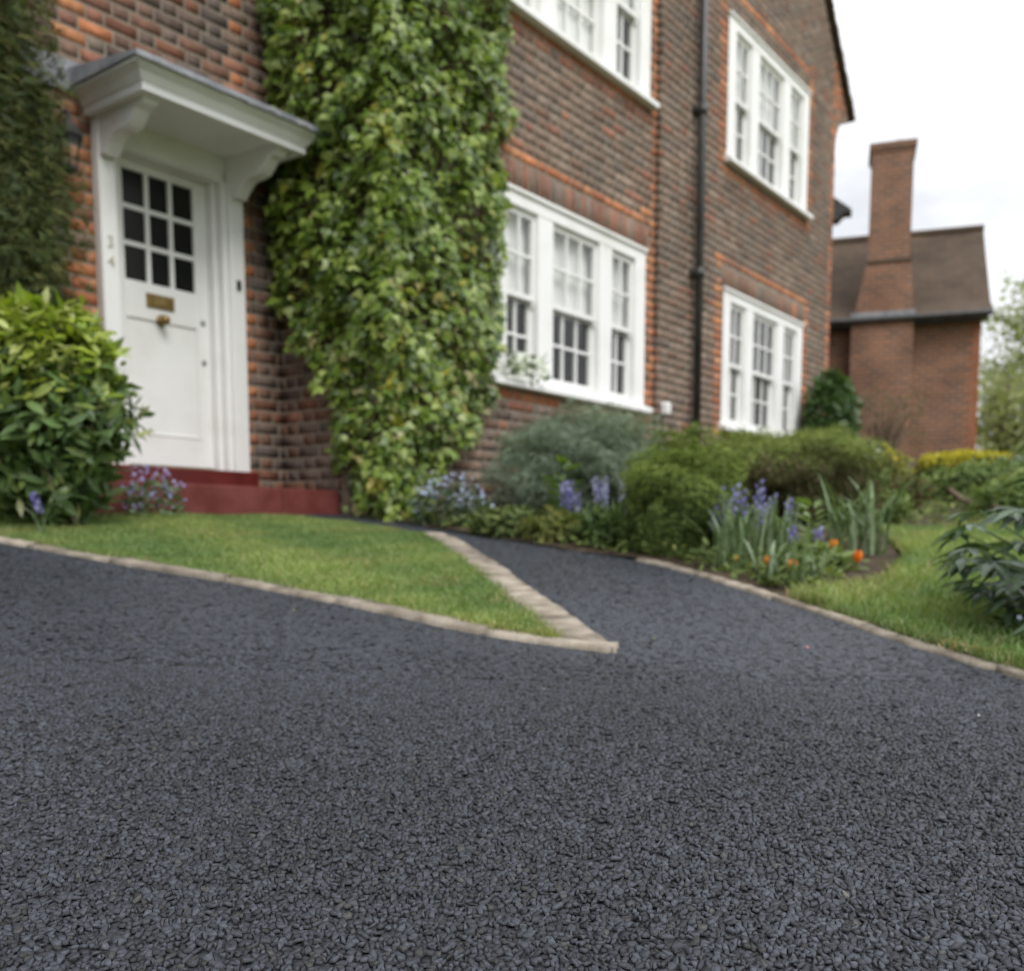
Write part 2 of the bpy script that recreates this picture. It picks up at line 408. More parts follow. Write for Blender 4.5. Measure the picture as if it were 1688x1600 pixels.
# bitumen coated chippings of the driveway, packed edge to edge
def chippings():
    from mathutils.geometry import delaunay_2d_cdt
    p = 0.0092
    pts = []; y = 0.55
    while y < 7.1:
        q = p*float(np.interp(y, [1.3, 2.4, 3.4], [1.0, 1.1, 1.25]))
        hw = 0.56*y + 0.35
        x = np.arange(-hw, min(hw, 1.90), q*1.05); pts.append(np.column_stack([x, np.full(len(x), y)]) + rng.uniform(-0.5, 0.5, (len(x),2))*q*1.3)
        y += q*0.92
    P = np.concatenate(pts)
    P = P[inside(P, np.array(DRIVE))]
    thin = 0.5 + 0.5*np.sin(P[:,0]*41 + 3*np.sin(P[:,1]*17))*np.sin(P[:,1]*37 + 2*np.sin(P[:,0]*23))
    P = P[rng.random(len(P)) > 0.06 + 0.24*thin]
    near_ = P[(P[:,1] < 1.9)]
    extra = near_[rng.random(len(near_)) < 0.25]
    extra = extra + rng.normal(0, p*0.5, extra.shape); P = np.concatenate([P, extra[inside(extra, np.array(DRIVE))]])
    R_ = delaunay_2d_cdt([Vector(q) for q in P], [], [], 0, 1e-7)
    P = np.array([[v.x, v.y] for v in R_[0]]); T = np.array([f for f in R_[2] if len(f) == 3])
    A, B, Cc = P[T[:,0]], P[T[:,1]], P[T[:,2]]
    d = 2*(A[:,0]*(B[:,1]-Cc[:,1]) + B[:,0]*(Cc[:,1]-A[:,1]) + Cc[:,0]*(A[:,1]-B[:,1]))
    d = np.where(np.abs(d) < 1e-12, 1e-12, d)
    a2, b2, c2 = (A**2).sum(1), (B**2).sum(1), (Cc**2).sum(1)
    U = np.column_stack([(a2*(B[:,1]-Cc[:,1]) + b2*(Cc[:,1]-A[:,1]) + c2*(A[:,1]-B[:,1]))/d, (a2*(Cc[:,0]-B[:,0]) + b2*(A[:,0]-Cc[:,0]) + c2*(B[:,0]-A[:,0]))/d])
    site = T.ravel(); corner = np.repeat(U, 3, 0)
    rel = corner - P[site]; rr = np.linalg.norm(rel, axis=1)
    ok = rr < p*np.interp(P[site][:,1], [1.3, 2.4, 3.4], [1.7, 1.9, 2.15])
    bad = np.zeros(len(P), bool); np.logical_or.at(bad, site[~ok], True)
    ang = np.arctan2(rel[:,1], rel[:,0])
    o = np.lexsort((ang, site)); site, corner = site[o], corner[o]
    cnt = np.bincount(site, minlength=len(P)); start = np.concatenate([[0], np.cumsum(cnt)[:-1]])
    VV, FF, CC = [], [], []; base = 0
    for k in range(4, 10):
        ids = np.where((cnt == k) & ~bad)[0]
        if not len(ids): continue
        n = len(ids); Q = corner[start[ids][:,None] + np.arange(k)[None]]
        c = Q.mean(1, keepdims=True)
        fd = _sm(1.7, 3.0, c[:,0,1]); far_ = c[:,0,1] > 2.5      # flatter, tighter, more even and slightly lighter towards the house
        shrink = np.clip(rng.normal(0.87, 0.09, (n,1,1)), 0.55, 1.0)*(1-fd)[:,None,None] + 1.0*fd[:,None,None]
        Q = c + (Q - c)*shrink
        Q = Q + rng.normal(0, p*0.06, Q.shape)*(1-fd)[:,None,None]
        low_ = rng.random(n) < 0.32
        hgt = rng.normal(0, 0.0010, n) - low_*rng.uniform(0.0015, 0.004, n)
        tilt = rng.normal(0, 0.20, (n,2))*(1 - 0.7*fd)[:,None]; low_ &= rng.random(n) > fd*0.9; hgt = hgt*(1 - 0.85*fd)
        ztop = hgt[:,None] + ((Q - c)*tilt[:,None,:]).sum(-1) + rng.normal(0, 0.0005, (n,k))*(1 - 0.7*fd)[:,None]
        zg = gz(Q[...,0], Q[...,1])
        top = np.concatenate([c + (Q - c)*(rng.uniform(0.70, 0.95, (n,k,1))*(1-fd)[:,None,None] + 1.0*fd[:,None,None]), (zg + ztop)[...,None]], -1)
        low = np.concatenate([c + (Q - c)*1.03, (zg + ztop - 0.0034)[...,None]], -1)
        VV.append(np.concatenate([top, low], 1).reshape(-1, 3))
        b = base + np.arange(n)*2*k
        FF.append(b[:,None] + np.arange(k)[None])
        bn = b[~far_]
        FF.append(np.concatenate([np.stack([bn+k+j, bn+k+(j+1)%k, bn+(j+1)%k, bn+j], 1) for j in range(k)]))
        v = 1 + (rng.uniform(0.55, 1.55, (n,1)) - 1.0)*(1 - 0.65*fd)[:,None]; C = np.array([[0.0355,0.0398,0.0495]])*v*(1 + 0.12*fd)[:,None]*(1 + 0.14*np.sin(c[:,0,0]*1.7+1)*np.sin(c[:,0,1]*2.3) + 0.08*np.sin(c[:,0,0]*5+c[:,0,1]*4))[:,None]
        warm = rng.random(n) < 0.08; C[warm] = np.array([0.036,0.036,0.036])*v[warm]
        C[low_] *= 0.6
        C[warm] *= (1 - 0.4*fd[warm])[:,None]
        sp = rng.random(n) < 0.0003; C[sp] = (0.10,0.095,0.085)
        cc = np.repeat(C, 2*k, 0).reshape(n, 2*k, 3); cc[:, k:] = (0.008, 0.0085, 0.010)      # lower rims near-black: binder colour with the shade of the gaps painted in
        CC.append(cc.reshape(-1, 3)); base += n*2*k
    return np.concatenate(VV), FF, np.concatenate(CC)
V, F, C = chippings()
o = link('asphalt_chippings', np_mesh('asphalt_chippings', V, F, C, M['stone']))
tag(o, 'dark blue grey bitumen coated chippings forming the driveway surface', 'asphalt', kind='stuff')

# ------------------------------------------------------------------ kerbs
def kerb_run(name, line, w, top, seg, side, taper=0.0):
    root = empty(name, kind='structure')
    line = [np.array(p) for p in line]
    d = [0]
    for a, b in zip(line, line[1:]): d.append(d[-1] + np.hypot(*(b-a)))
    tot = d[-1]
    xs = np.array([p[0] for p in line]); ys = np.array([p[1] for p in line])
    s = 0.0
    while s < tot - 0.05:
        e = min(tot, s + seg*random.uniform(0.85, 1.15))
        if tot - e < seg*0.35: e = tot
        k = max(3, int((e-s)/0.05)); t = np.linspace(s+0.009, e-0.009, k)
        px, py = np.interp(t, d, xs), np.interp(t, d, ys)
        tx, ty = np.gradient(px), np.gradient(py); ln = np.hypot(tx, ty); nx_, ny_ = -ty/ln*side, tx/ln*side
        wob = rng.normal(0, 0.0022, (k, 4)) + rng.normal(0, 0.003, (1, 4)); dz = random.uniform(-0.005, 0.004)
        rows = []
        for off, h, wi in ((0.0,-0.05,0), (0.0,top-0.010,0), (0.010,top,1), (w-0.010,top,2), (w,top-0.010,3), (w,-0.05,3)):
            o_ = (off + wob[:,wi])*(np.clip((t + 0.01)/taper, 0, 1) if taper else 1)
            X, Y = px+nx_*o_, py+ny_*o_
            rows.append(np.column_stack([X, Y, gz(X, Y)+h+dz+(rng.normal(0,0.0015,k) if h > 0 else 0)]))
        V = np.concatenate(rows); m = len(rows)
        F = [[i*k+j, i*k+j+1, (i+1)*k+j+1, (i+1)*k+j] for i in range(m-1) for j in range(k-1)]
        caps = [[i*k for i in range(m)], [i*k+k-1 for i in range(m)][::-1]]
        link('kerb_stone', np_mesh('kerb_stone', V, [np.array(F), np.array(caps)], mat=M['kerb']), root)
        s = e
    return root
_t = M['kerb'].node_tree; _b = _t.nodes['Principled BSDF']; _src = _b.inputs['Base Color'].links[0].from_socket
_oi = _t.nodes.new('ShaderNodeObjectInfo'); _mr = _t.nodes.new('ShaderNodeMapRange'); _mr.inputs['To Min'].default_value = 0.72; _mr.inputs['To Max'].default_value = 1.12
_sv = _t.nodes.new('ShaderNodeVectorMath'); _sv.operation = 'SCALE'
_t.links.new(_oi.outputs['Random'], _mr.inputs['Value']); _t.links.new(_src, _sv.inputs[0]); _t.links.new(_mr.outputs['Result'], _sv.inputs['Scale']); _t.links.new(_sv.outputs['Vector'], _b.inputs['Base Color'])
kerb_run('kerb', KERB_FRONT, 0.075, 0.017, 0.62, 1)
kerb_run('kerb', KERB_PATH, 0.14, 0.020, 0.46, 1, 0.30)
kerb_run('kerb', KERB_RIGHT, 0.058, 0.014, 0.60, 1)

# ------------------------------------------------------------------ the brick house
OX, OY, ANG = -2.55428, 6.3, R(53.374)
DX, DY = math.cos(ANG), math.sin(ANG)
NX, NY = DY, -DX
def FW(u, p): return (OX + u*DX + p*NX, OY + u*DY + p*NY)
house = empty('brick_house', (OX, OY, 0), ANG, 'weathered brown brick house with white sash windows and orange brick trim', 'house')
PW, PR = 1.05, 1.10            # how far the wing and its right bay stand out from the door wall
UC, UB, UE = 1.39, 5.22, 10.16 # wing corner, bay edge, far corner
COURSE, BH, BL_, BHD = 0.085, 0.071, 0.219, 0.105
JT = COURSE - BH

WINS = [dict(u=2.60, z=1.80, p=PW, kind='net', low='plants'), dict(u=2.64, z=4.655, p=PW, kind='net2', low=''),
        dict(u=6.70, z=1.775, p=PR, kind='open', low=''), dict(u=6.70, z=4.63, p=PR, kind='net', low='')]
WW, WH = 2.42, 1.55

# backing walls with openings
def wall_cells(mb, u0, u1, z0, z1, y0, y1, openings):
    us = sorted({u0, u1, *[v for o in openings for v in (o[0], o[1]) if u0 < v < u1]})
    zs = sorted({z0, z1, *[v for o in openings for v in (o[2], o[3]) if z0 < v < z1]})
    for a, b in zip(us, us[1:]):
        for c, d in zip(zs, zs[1:]):
            mu, mz = (a+b)/2, (c+d)/2
            if not any(o[0] < mu < o[1] and o[2] < mz < o[3] for o in openings):
                mb.box(a, b, y0, y1, c, d)
DOOR_OPEN = (0.06, 0.92, 0.5, 3.05)
mb = MB(); wall_cells(mb, -5.0, UC, 0.2, 6.6, 0.0, 0.25, [DOOR_OPEN]); mb.build('wall', M['mortar'], house)
mb = MB(); mb.box(UC, UC+0.25, -PW, -0.0, 0.2, 7.9); mb.build('wall', M['mortar'], house)
wo_ = [(w['u']+0.02, w['u']+WW-0.02, w['z']+0.03, w['z']+WH-0.02) for w in WINS]
mb = MB(); wall_cells(mb, UC+0.25, UB, 0.2, 7.9, -PW, -PW+0.25, wo_[:2]); mb.build('wall', M['mortar'], house)
mb = MB(); wall_cells(mb, UB, UE, 0.4, 6.2, -PR, -PR+0.25, wo_[2:]); mb.build('wall', M['mortar'], house)
VS = 1.03                        # verge slope
def verge_u(z): return 10.66 - (z - 6.33)/VS
mb = MB()
mb.prism([(UB, 6.2), (UE, 6.2), (UE, 6.05), (10.30, 6.10), (10.42, 6.20), (10.56, 6.28), (10.62, 6.36), (verge_u(7.9), 7.9), (UB, 7.9)][0:2] + [(10.40, 6.2), (10.56, 6.30), (10.60, 6.36), (verge_u(7.9), 7.9), (UB, 7.9)], -PR, -PR+0.25, 'y')
mb.build('gable', M['mortar'], house)
mb = MB(); mb.prism([(UC, 7.9), (verge_u(7.9), 7.9), (5.8, 11.3), (UC, 8.2)], -PW, -PW+0.25, 'y'); mb.build('gable', M['upbrick'], house)
mb = MB(); mb.box(UE-0.25, UE, -PR+0.25, 6.0, 0.6, 6.3); mb.build('wall', M['upbrick'], house)
# curved brick kneeler under the verge
mb = MB()
arc = [(10.16 + 0.46*(1-math.cos(t)), 5.80 + 0.50*math.sin(t)) for t in np.linspace(0, math.pi/2, 8)]
mb.prism([(10.10, 5.80)] + arc + [(10.62, 6.36), (10.10, 6.36)], -PR-0.001, -PR+0.22, 'y'); mb.build('kneeler', M['upbrick'], house)
# verge tiles and the roof behind them
vd = Vector((-1, 0, VS)).normalized()
for k in range(46):
    s = k*0.105
    a = Vector((10.72, 0, 6.33)) + vd*s
    b = a + vd*0.112
    n_ = Vector((VS, 0, 1)).normalized()
    mb = MB(); mb.prism([(a.x, a.z), (b.x, b.z), (b.x+n_.x*0.05, b.z+n_.z*0.05), (a.x+n_.x*0.062, a.z+n_.z*0.062)], -PR-0.07-0.004*(k%3), -PR+0.12, 'y')
    mb.build('verge_tile', M['verge'], house)
mb = MB(); a = Vector((10.75, 0, 6.33)); b = a + vd*7.0
mb.prism([(a.x, a.z+0.012), (b.x, b.z+0.012), (b.x+0.03, b.z+0.06), (a.x+0.03, a.z+0.06)], -PR+0.12, 7.0, 'y'); mb.build('roof', M['tile'], house)
# --- bricks laid course by course
PAL_MAIN = [(0.200,0.138,0.104), (0.175,0.125,0.098), (0.215,0.155,0.120), (0.185,0.115,0.085), (0.190,0.150,0.122), (0.235,0.175,0.138), (0.155,0.118,0.100)]
PAL_RED = [(0.23,0.105,0.07), (0.20,0.10,0.072), (0.26,0.125,0.085)]
PAL_ORANGE = [(0.44,0.175,0.085), (0.37,0.140,0.070), (0.47,0.21,0.105), (0.35,0.130,0.066), (0.32,0.14,0.082)]
bricks = []   # (u0,u1,z0,z1, plane, axis, palette index)
PAL_DOOR = [(0.150,0.092,0.070), (0.125,0.098,0.086), (0.165,0.090,0.064), (0.115,0.082,0.068), (0.185,0.085,0.055), (0.155,0.112,0.092)]  # red-brown door bricks, darkened to put shade of ivy and canopy into the colour
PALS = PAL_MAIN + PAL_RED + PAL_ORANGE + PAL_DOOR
def pick(zone):
    r = random.random()
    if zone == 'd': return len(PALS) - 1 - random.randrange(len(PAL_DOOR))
    if zone == 'o': return len(PAL_MAIN) + len(PAL_RED) + random.randrange(len(PAL_ORANGE)) if r < 0.90 else len(PAL_MAIN) + random.randrange(3)
    if zone == 'r': return len(PAL_MAIN) + random.randrange(3) if r < 0.55 else random.randrange(len(PAL_MAIN))
    return random.randrange(len(PAL_MAIN)) if r < 0.93 else len(PAL_MAIN) + random.randrange(3)

def lay(u0, u1, z0, z1, plane, axis, openings=(), zone=None, ulim=None, ph=0.0):
    """Flemish bond between u0 and u1; zone(u,z) gives the palette"""
    k0 = int(math.floor(z0/COURSE)); k1 = int(math.floor(z1/COURSE))
    for k in range(k0, k1):
        za = k*COURSE + JT/2; zb = za + BH
        uu = u0 + ph; lim = u1 if ulim is None else min(u1, ulim((za+zb)/2))
        u = uu - (0.0 if k % 2 else 0.5*(BL_ - BHD) + BHD + JT)
        head = False
        cuts = [(o[0], o[1]) for o in openings if o[2] < (za+zb)/2 < o[3]]
        while u < lim:
            ln = BHD if head else BL_
            segs = [(max(u, u0), min(u+ln, lim))]
            for c0, c1 in cuts:
                ns = []
                for a, b in segs:
                    if b <= c0 or a >= c1: ns.append((a, b))
                    else:
                        if a < c0: ns.append((a, c0 - 0.004))
                        if b > c1: ns.append((c1 + 0.004, b))
                segs = ns
            for a, b in segs:
                if b - a > 0.025:
                    bricks.append((a, b, za, zb, plane, axis, pick(zone((a+b)/2, (za+zb)/2, k) if zone else 'm')))
            u += ln + JT; head = not head

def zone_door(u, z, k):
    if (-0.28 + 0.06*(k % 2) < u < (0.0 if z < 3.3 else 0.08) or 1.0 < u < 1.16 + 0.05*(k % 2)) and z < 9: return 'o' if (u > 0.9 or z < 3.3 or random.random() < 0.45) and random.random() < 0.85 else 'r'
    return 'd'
def zone_wing(wins, lo, hi):
    def f(u, z, k):
        for w in wins:
            a, b, c, d = w['u'], w['u']+WW, w['z'], w['z']+WH
            e = 0.12 + 0.055*(k % 2)
            if c - 0.02 < z < d + 0.35 and (a - e < u < a or b < u < b + e): return 'o'
            if a - 0.12 < u < b + 0.12:
                if c - 0.10 < z < c: return 'o'
                if c - 0.19 < z < c: return 'r'
                if d + 0.215 < z < d + 0.215 + 0.10: return 'o'
        if hi - 0.12 - 0.06*(k % 2) < u: return 'o'
        return 'm'
    return f
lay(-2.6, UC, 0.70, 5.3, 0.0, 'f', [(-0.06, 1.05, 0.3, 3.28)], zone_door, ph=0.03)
# return wall: drawn along p, seen from the door side
lay(0.0, PW, 0.70, 7.7, UC, 'r', (), lambda u, z, k: 'r' if random.random() < 0.12 else 'd')  # dark door palette here too: shade beside the ivy painted into the bricks
sold = lambda w: (w['u']-0.06, w['u']+WW+0.06, w['z']+WH-0.01, w['z']+WH+0.222)
ow = [(w['u']-0.005, w['u']+WW+0.005, w['z']+0.02, w['z']+WH) for w in WINS]
lay(PW, PR, 1.0, 7.8, UB, 'r', (), lambda u, z, k: 'm', ph=0.004)
lay(UC+0.0, UB, 0.70, 7.8, PW, 'f', ow[:2] + [sold(WINS[0])], zone_wing(WINS[:2], 0, UB), ph=0.02)
def far_edge(z):
    if z < 5.80: return UE
    if z < 6.34: return 10.16 + 0.46*(1 - math.sqrt(max(0.0, 1 - ((z-5.80)/0.56)**2)))
    return verge_u(z) - 0.03
lay(UB, 10.7, 1.0, 7.8, PR, 'f', ow[2:] + [sold(WINS[2])], zone_wing(WINS[2:], 0, UE), ulim=far_edge, ph=0.02)
for w in (WINS[0], WINS[2]):       # soldier courses over the lower windows
    u = w['u'] - 0.05; zb = w['z'] + WH + 0.004
    while u < w['u'] + WW + 0.04:
        bricks.append((u, u+0.066, zb, zb+0.205, w['p'], 'f', random.choice([0,1,2,3,4,6,7,8,8,9,10])))
        u += 0.066 + JT*0.9

PCOL = np.array(PALS); PCOL[:len(PAL_MAIN)] *= [0.98, 0.975, 0.96]
def brick_box(a, b, z0, z1, plane, axis, pr):
    """eight corners of one brick in house coordinates"""
    if axis == 'f':
        y0, y1 = -plane - pr, -plane + 0.03
        return [(a,y0,z0),(b,y0,z0),(b,y1,z0),(a,y1,z0),(a,y0,z1),(b,y0,z1),(b,y1,z1),(a,y1,z1)]
    x0, x1 = plane - pr, plane + 0.03
    return [(x0,-a,z0),(x0,-b,z0),(x1,-b,z0),(x1,-a,z0),(x0,-a,z1),(x0,-b,z1),(x1,-b,z1),(x1,-a,z1)]
def showing(b):
    u, z = (b[0]+b[1])/2, (b[2]+b[3])/2
    if b[4] == 0.0: return (-1.0 < u < 1.33 and z > 3.36 and z < 4.15) or (u > 1.05 and u < 1.38 and 0.95 < z < 2.6)
    if b[5] == 'r': return u < 0.55 and 0.9 < z < 1.9
    return b[4] == PW and 2.86 < u < 5.2 and 3.36 < z < 4.6
near = [b for b in bricks if showing(b)]
near.sort(key=lambda b: (b[4] == PW, b[0]))
single = near[:300]; sset = set(id(b) for b in single)
BF = np.array([(0,1,5,4),(0,3,2,1),(4,5,6,7),(1,2,6,5),(3,0,4,7)])
cache = {}
for b in single:
    a, e, z0, z1, plane, axis, pi_ = b
    key = (round(e-a, 2), round(z1-z0, 3), axis, pi_)
    if key not in cache:
        V = np.array(brick_box(0, e-a, 0, z1-z0, 0, axis, 0.0014))
        c = PCOL[pi_]*random.uniform(0.85, 1.12)
        cache[key] = np_mesh('brick', V, [BF], np.repeat(c[None], 8, 0), M['brick'])
    o = link('brick', cache[key], house)
    o.location = (a, -plane, z0) if axis == 'f' else (plane, -a, z0)
    if axis == 'f': o.location.y += random.uniform(-0.0005, 0.0006)
rest = [b for b in bricks if id(b) not in sset]
V = np.array([brick_box(*b[:6], random.uniform(0.0006, 0.0018)) for b in rest]).reshape(-1, 3)
F = (np.arange(len(rest))*8)[:,None,None] + BF[None]
C = np.repeat(PCOL[[b[6] for b in rest]]*rng.uniform(0.8, 1.15, (len(rest),1)), 8, 0)
o = link('brickwork', np_mesh('brickwork', V, [F.reshape(-1,4)], C, M['brick']), house); o['kind'] = 'stuff'

# --- sash windows: three lights each, four rows of panes
def sash_window(w):
    u, z, p = w['u'], w['z'], w['p']
    yf = -p - 0.012
    mb = MB()
    mb.box(u, u+0.19, yf, yf+0.10, z+0.075, z+WH); mb.box(u+WW-0.19, u+WW, yf, yf+0.10, z+0.075, z+WH)
    mb.box(u+0.19, u+WW-0.19, yf, yf+0.10, z+WH-0.13, z+WH)
    mb.box(u-0.012, u+WW+0.012, yf-0.022, yf+0.02, z+WH-0.03, z+WH+0.004)
    lights = [(u+0.19, 0.43, 2), (u+0.19+0.43+0.22, 0.74, 3), (u+WW-0.19-0.43, 0.43, 2)]
    mb.box(u+0.62, u+0.84, yf+0.001, yf+0.10, z+0.075, z+WH-0.13); mb.box(u+1.58, u+1.80, yf+0.001, yf+0.10, z+0.075, z+WH-0.13)
    win = mb.build('window', M['paint'], house, 0.006)
    s = MB(); s.prism([(-p-0.085, z-0.002), (-p-0.085, z+0.05), (yf+0.02, z+0.085), (yf+0.20, z+0.085), (yf+0.20, z+0.001)], u-0.05, u+WW+0.06); s.build('sill', M['paint'], win, 0.006)
    zb, zt = z + 0.085, z + WH - 0.13
    zm = zb + (zt - zb)*0.5
    for (a, wd, nc) in lights:
        for up in (0, 1):
            y = yf + (0.035 if up else 0.075); d = 0.035
            z0, z1 = (zm - 0.02, zt) if up else (zb, zm + 0.02)
            st = 0.045
            s = MB()
            s.box(a, a+st, y, y+d, z0, z1); s.box(a+wd-st, a+wd, y, y+d, z0, z1)
            rb = 0.042 if up else 0.075; rt = 0.045 if up else 0.042
            s.box(a+st, a+wd-st, y+0.001, y+d, z0, z0+rb); s.box(a+st, a+wd-st, y+0.001, y+d, z1-rt, z1)
            if up:
                for hx in (a+0.004, a+wd-st-0.004+0.008):   # sash horns
                    s.prism([(y+0.004, z0), (y+d-0.004, z0), (y+d-0.004, z0-0.05), (y+0.012, z0-0.035)], hx, hx+st-0.008)
            iw = wd - 2*st; ih0, ih1 = z0+rb, z1-rt; bw = 0.022
            cols = [a+st + iw*k/nc for k in range(nc+1)]
            zmid = (ih0+ih1)/2
            for cxx in cols[1:-1]: s.box(cxx-bw/2, cxx+bw/2, y+0.003, y+d-0.003, ih0, ih1)
            s.box(a+st, a+wd-st, y+0.002, y+d-0.002, zmid-bw/2, zmid+bw/2)
            s.build('sash', M['paint2'], win)
            for k in range(nc):
                for r0, r1 in ((ih0, zmid), (zmid, ih1)):
                    g = MB(); g.box(cols[k]+0.009, cols[k+1]-0.009, y+d*0.5, y+d*0.5+0.004, r0+0.009, r1-0.009); g.build('pane', M['glass'], win)
        # lining of the box frame beside each light
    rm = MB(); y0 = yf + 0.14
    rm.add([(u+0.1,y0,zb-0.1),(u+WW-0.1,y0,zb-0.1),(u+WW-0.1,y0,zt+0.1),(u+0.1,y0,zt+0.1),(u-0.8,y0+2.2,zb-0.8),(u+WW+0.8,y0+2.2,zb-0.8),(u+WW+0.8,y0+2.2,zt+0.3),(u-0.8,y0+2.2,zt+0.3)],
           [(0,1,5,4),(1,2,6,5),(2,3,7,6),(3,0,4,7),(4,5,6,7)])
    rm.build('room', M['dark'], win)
    if w['kind'].startswith('net'):
        runs = [(u+0.10, u+WW-0.10, zm - 0.03)] if w['kind'] == 'net' else [(u+0.10, u+1.70, zb - 0.02), (u+1.70, u+WW-0.10, zm - 0.03)]
        for x0, x1, zlo in runs:
            bl = MB(); n = 46; V = []
            for k in range(n+1):
                xx = x0 + (x1-x0)*k/n; yy = yf + 0.128 + 0.005*math.sin(k*1.9)
                V += [(xx, yy, zlo), (xx, yy, zt+0.03)]
            bl.add(V, [(2*k, 2*k+2, 2*k+3, 2*k+1) for k in range(n)])
            bl.build('blind', M['net'], win)
    else:
        for a, wd in ((u+0.16, 0.26), (u+WW-0.42, 0.26)):
            bl = MB(); n = 16; V = []
            for k in range(n+1):
                xx = a + wd*k/n; yy = y0 + 0.10 + 0.025*math.sin(k*1.6)
                V += [(xx, yy, zb), (xx, yy, zt+0.03)]
            bl.add(V, [(2*k, 2*k+2, 2*k+3, 2*k+1) for k in range(n)])
            bl.build('curtain', M['curtain'], win)
    return win
for w in WINS: sash_window(w)

# --- door frame, door, canopy
YD = 0.10                       # the door leaf stands back from the wall face
fr = MB()
fr.box(-0.055, 0.062, -0.065, 0.05, 1.065, 3.30); fr.box(0.915, 1.035, -0.065, 0.05, 1.065, 3.30)
fr.box(0.062, 0.10, 0.0, 0.10, 1.075, 3.12); fr.box(0.875, 0.915, -0.03, 0.10, 1.07, 3.12); fr.box(0.84, 0.875, 0.03, 0.14, 1.075, 3.12)
fr.box(0.10, 0.14, 0.03, 0.14, 1.075, 3.12)
fr.box(0.062, 0.915, -0.03, 0.12, 3.045, 3.30)
frame = fr.build('door_frame', M['paint'], house, 0.007)
def digit(ch, zc):
    cu = bpy.data.curves.new('house_number', 'FONT'); cu.body = ch; cu.size = 0.10; cu.extrude = 0.004; cu.align_x = 'CENTER'
    o = bpy.data.objects.new('t', cu); col.objects.link(o)
    dg = bpy.context.evaluated_depsgraph_get()
    me = bpy.data.meshes.new_from_object(o.evaluated_get(dg)); bpy.data.objects.remove(o)
    me.materials.clear(); me.materials.append(M['digit'])
    d = link('house_number', me, frame); d.rotation_euler = (R(90), 0, 0); d.location = (0.004, -0.069, zc)
M['digit'] = noisy('pale_brass', (0.50,0.46,0.36), (0.60,0.57,0.48), 30, 0.4, 0.5)
digit('3', 2.41); digit('4', 2.295)
b = MB(); b.box(0.955, 0.985, -0.079, -0.065, 2.335, 2.40); b.lathe([(0.0,0.012),(0.008,0.012),(0.009,0.0)], (0.97,-0.079,2.365), 10, 'y'); b.build('bell_push', M['black'], frame)

LU0, LU1, LZ0, LZ1 = 0.14, 0.84, 1.095, 3.045
d = MB()
PZ0, PZ1, PX0, PX1 = 2.29, 2.985, 0.205, 0.735
d.box(LU0, PX0, YD, YD+0.045, LZ0, LZ1); d.box(PX1, LU1, YD, YD+0.045, LZ0, LZ1)
d.box(PX0, PX1, YD, YD+0.045, PZ1, LZ1); d.box(PX0, PX1, YD, YD+0.045, 2.055, PZ0)
d.box(PX0, PX1, YD, YD+0.045, LZ0, 1.30)
d.box(PX0, PX1, YD+0.010, YD+0.04, 1.30, 2.055)
d.box(PX0, PX1, YD-0.003, YD+0.012, 2.048, 2.057)
d.box(PX0-0.012, PX1+0.012, YD-0.006, YD+0.01, 1.294, 1.306)
door = d.build('door', M['paint'], house, 0.005)
cs = [PX0 + (PX1-PX0)*k/3 for k in range(4)]; rs = [PZ0 + (PZ1-PZ0)*k/3 for k in range(4)]
for k in (1, 2):
    g = MB(); g.box(cs[k]-0.015, cs[k]+0.015, YD+0.004, YD+0.036, PZ0, PZ1); g.build('glazing_bar', M['paint'], door)
    g = MB(); g.box(PX0, PX1, YD+0.006, YD+0.034, rs[k]-0.015, rs[k]+0.015); g.build('glazing_bar', M['paint'], door)
M['darkglass'] = noisy('dark_pane', (0.010,0.011,0.010), (0.018,0.018,0.016), 3, 0.22, 0.18)
for i in range(3):
    for j in range(3):
        g = MB(); g.box(cs[i]-(0.004 if i == 0 else -0.012), cs[i+1]+(0.004 if i == 2 else -0.012), YD+0.022, YD+0.027, rs[j]-(0.004 if j == 0 else -0.012), rs[j+1]+(0.004 if j == 2 else -0.012)); g.build('pane', M['darkglass'], door)
g = MB(); g.box(0.345, 0.555, YD-0.012, YD, 2.135, 2.225); g.box(0.36, 0.54, YD-0.017, YD-0.012, 2.15, 2.21); g.build('letter_plate', M['brass'], door, 0.003)
g = MB(); g.lathe([(0.0,0.075),(0.022,0.072),(0.032,0.055),(0.028,0.036),(0.014,0.026),(0.013,0.012),(0.036,0.008),(0.038,0.0)], (0.45,YD-0.008,2.06), 14, 'y'); g.build('door_knob', M['brass'], door, smooth=True)
for zz in (2.10, 1.83):
    g = MB(); g.lathe([(0.0,0.014),(0.014,0.013),(0.020,0.006),(0.021,0.0)], (0.785,YD,zz), 12, 'y'); g.build('lock', M['steel'], door, smooth=True)

cn = MB()
CU0, CU1, CQ = -0.10, 1.12, 0.62
zc0 = 3.17
cn.box(CU0+0.05, CU1-0.05, -CQ+0.05, 0.0, zc0+0.035, zc0+0.06)      # soffit board
def ring(prof):
    """mitred moulding round three sides; prof = (overhang, height) pairs"""
    V = []
    for e_, h_ in prof:
        V += [(CU0-e_, 0.0, zc0+h_), (CU0-e_, -CQ-e_, zc0+h_), (CU1+e_, -CQ-e_, zc0+h_), (CU1+e_, 0.0, zc0+h_)]
    n_ = len(prof)
    cn.add(V, [(4*i+j, 4*i+j+1, 4*((i+1) % n_)+j+1, 4*((i+1) % n_)+j) for i in range(n_) for j in range(3)] + [tuple(4*i for i in range(n_)), tuple(4*i+3 for i in range(n_))][::-1])
ring([(-0.06,0.0), (0.0,0.0), (0.0,0.045), (0.010,0.048), (0.012,0.054), (0.018,0.062), (0.034,0.088), (0.062,0.106), (0.066,0.112), (0.078,0.113), (0.078,0.132), (-0.06,0.132)])
canopy = cn.build('canopy', M['paint'], house)
